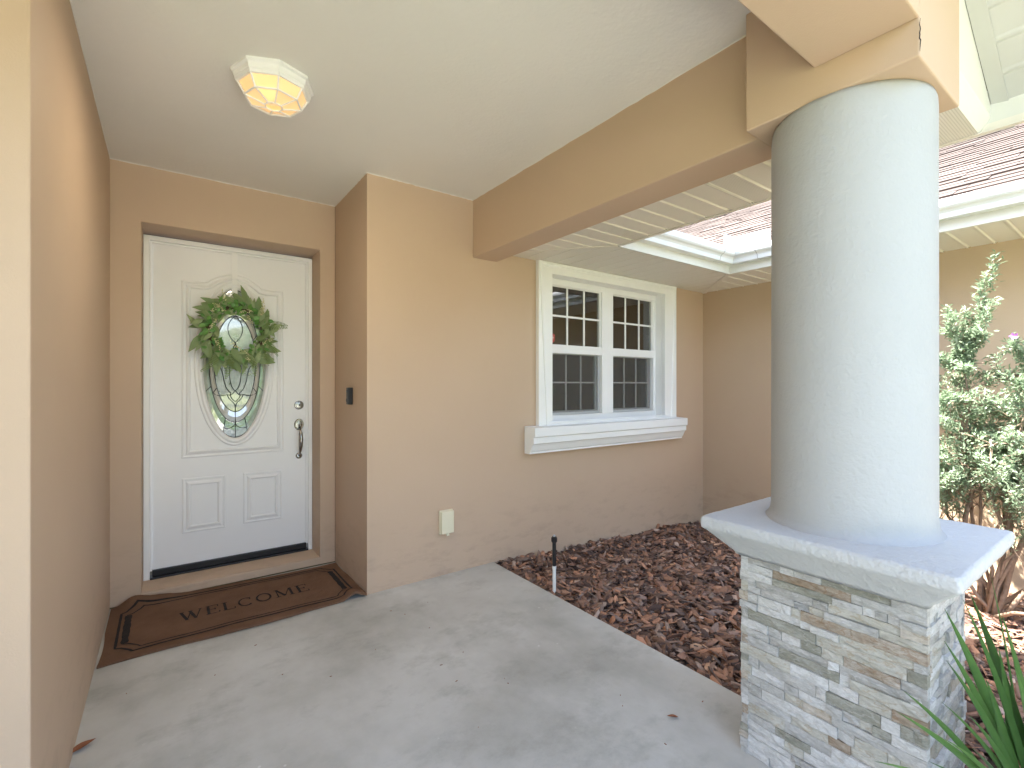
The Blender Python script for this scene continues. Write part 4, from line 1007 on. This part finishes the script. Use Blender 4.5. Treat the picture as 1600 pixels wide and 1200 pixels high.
# Texas sage by the wing wall
sh = root('sage_bush', (4.1, .66, -.13), 'silvery green flowering sage bush against the tan wing wall', 'shrub')
sv, sf = [], []; LP = []
def leafcluster(p, d, n, s):
    for _ in range(n):
        dd = (d.normalized()*.55+Vector((random.gauss(0, 1), random.gauss(0, 1), random.gauss(0, .8))).normalized()).normalized()
        LP.append((p+Vector((random.gauss(0, .013), random.gauss(0, .013), random.gauss(0, .013))), dd, s*random.uniform(.7, 1.3)))
def limb(p0, p1, r0, r1, wob=.03, n=7):
    p0, p1 = Vector(p0), Vector(p1); pts = []
    for i in range(n+1):
        t = i/n; q = p0.lerp(p1, t)+Vector((random.gauss(0, wob), random.gauss(0, wob), random.gauss(0, wob*.5)))*math.sin(PI*t)
        q.x = min(q.x, 4.58); pts.append(q)
    return pts, [r0+(r1-r0)*i/n for i in range(n+1)]
base = Vector((4.1, .66, -.13)); twigs = []
mains = [((4.0, .76, 1.4), .010), ((4.08, .5, 1.3), .011), ((3.9, .35, 1.1), .009), ((3.98, .80, 1.25), .017), ((4.05, .95, 1.0), .014), ((4.25, .55, 1.20), .018), ((4.1, .30, 1.15), .016), ((3.9, .62, .95), .012), ((4.2, .12, .9), .013), ((4.0, .45, 1.35), .012), ((4.3, .9, 1.3), .012), ((3.95, .2, .55), .013), ((3.85, 1.15, .75), .011)]
tops = [(3.95, .70, 1.62), (3.9, .80, 1.72), (3.98, .78, 1.5), (3.9, .62, 1.78), (3.88, .72, 1.4), (3.85, .5, 1.3), (3.9, .35, 1.4), (3.95, .2, 1.5), (3.85, .82, 1.2), (3.95, .46, 1.42), (4.0, .625, 2.08), (3.95, .66, 1.95), (3.98, .75, 1.75), (3.92, .535, 1.55), (3.95, .42, 1.5), (4.05, .85, 1.8), (4.15, .30, 1.45), (4.1, .12, 1.35), (3.9, .95, 1.5), (4.3, .45, 1.45), (3.85, .05, 1.15), (4.2, -.2, 1.2)]
mp = []
for tip, r in mains:
    pts, rr = limb(base+Vector((random.uniform(-.05, .05), random.uniform(-.05, .05), 0)), tip, r, r*.45, .035)
    link('stem', tube(pts, rr, 7), M['bark'], sh, smooth=True); mp.append(pts)
def twig(p, tip, r=.005, dens=1, clothe=.15, s=.024):
    pts, rr = limb(p, tip, r, .0015, .02, 9); twigs.append((pts, rr))
    for i in range(len(pts)-1):
        if i/len(pts) < clothe: continue
        for k in range(int(4*dens)):
            t = random.random(); q = pts[i].lerp(pts[i+1], t); leafcluster(q, pts[i+1]-pts[i]+Vector((0, 0, .02)), 3, s)
    leafcluster(pts[-1], pts[-1]-pts[-2], 7, s)
for tp in tops:
    src = min((q for pts in mp for q in pts[3:]), key=lambda q: (q-Vector(tp)).length)
    twig(src, tp, .005, 3.0, .08, .036)
for i in range(330):
    pts = random.choice(mp); q = pts[random.choice([3, 4, 5, 5, 6, 6, 7])]
    d = Vector((random.gauss(-.1, .6), random.gauss(0, .8), random.uniform(-.25, .9))).normalized()*random.uniform(.14, .38)
    e = q+d; e.x = min(e.x, 4.5); e.z = min(e.z, 1.62)
    if e.z < .72: e.z = random.uniform(.72, .9)
    if (e-Vector((4, .6, 1))).length > 1.15: continue
    twig(q, e, .0035, 1.25, .25, .030)
for (q, e) in (((4.0, .5, .25), (3.55, .38, .38)), ((3.98, .45, .2), (3.5, .22, .30)), ((4.0, .5, .35), (3.6, .30, .62)), ((3.95, .40, .18), (3.45, .40, .22))):
    twig(Vector(q), Vector(e), .006, .8, .55, .026)
link('stem', tube(limb(base, (3.5, .25, .26), .02, .010, .02)[0], [.013, .012, .011, .010, .009, .008, .007, .006], 7), M['bark'], sh, smooth=True)
link('twigs', tubes([(p, list(r)) for p, r in twigs], 4), M['bark'], sh, kind='stuff')
nL = len(LP); vs = []; fs = []
for p, d, s_ in LP:
    up = Vector((random.gauss(0, .5), random.gauss(0, .5), 1)); x = d.cross(up); x = (x.normalized() if x.length > 1e-3 else Vector((1, 0, 0)))*s_*.165; z = x.cross(d).normalized()*s_*.06; n = len(vs)
    vs += [p, p+d*s_*.55+x+z, p+d*s_, p+d*s_*.55-x+z, p+d*s_*.5]
    fs += [(n, n+4, n+1), (n+4, n+2, n+1), (n, n+3, n+4), (n+3, n+2, n+4)]
link('foliage', me_from(vs, fs), M['sage'], sh, kind='stuff')
fl = bpy.data.objects.new('flower', leaf_mesh(.018, .014, 4, .2, .3)); fl.data.materials.append(M['petal'])
vs, fs = [], []
for k in range(5):
    a = 2*PI*k/5; n = len(vs); ctr = Vector((3.9, .532, 1.58)); u_ = Vector((-.3, math.cos(a), math.sin(a))); v_ = Vector((0, -math.sin(a), math.cos(a)))
    vs += [ctr, ctr+u_*.012+v_*.007, ctr+u_*.022, ctr+u_*.012-v_*.007]; fs.append((n, n+1, n+2, n+3))
bpy.data.objects.remove(fl)
link('flower', me_from(vs, fs), M['petal'], sh, solid=.0008)

# ================================================================== BEYOND THE FRAME: what the glass mirrors
vs, fs = [], []
for i in range(60):
    x = -45+90*i/59; n = len(vs); vs += ico_vs(random.uniform(2.2, 4.2), (x, -34+random.uniform(-3, 3), random.uniform(1.2, 3.4))); fs += [tuple(a+n for a in f) for f in ICOF]
link('distant_trees', me_from(vs, fs), M['hedge'], kind='stuff', center=False)

for o in bpy.data.objects:
    if o.parent is None and o.get('label') and not o.get('kind'): o['kind'] = 'thing'
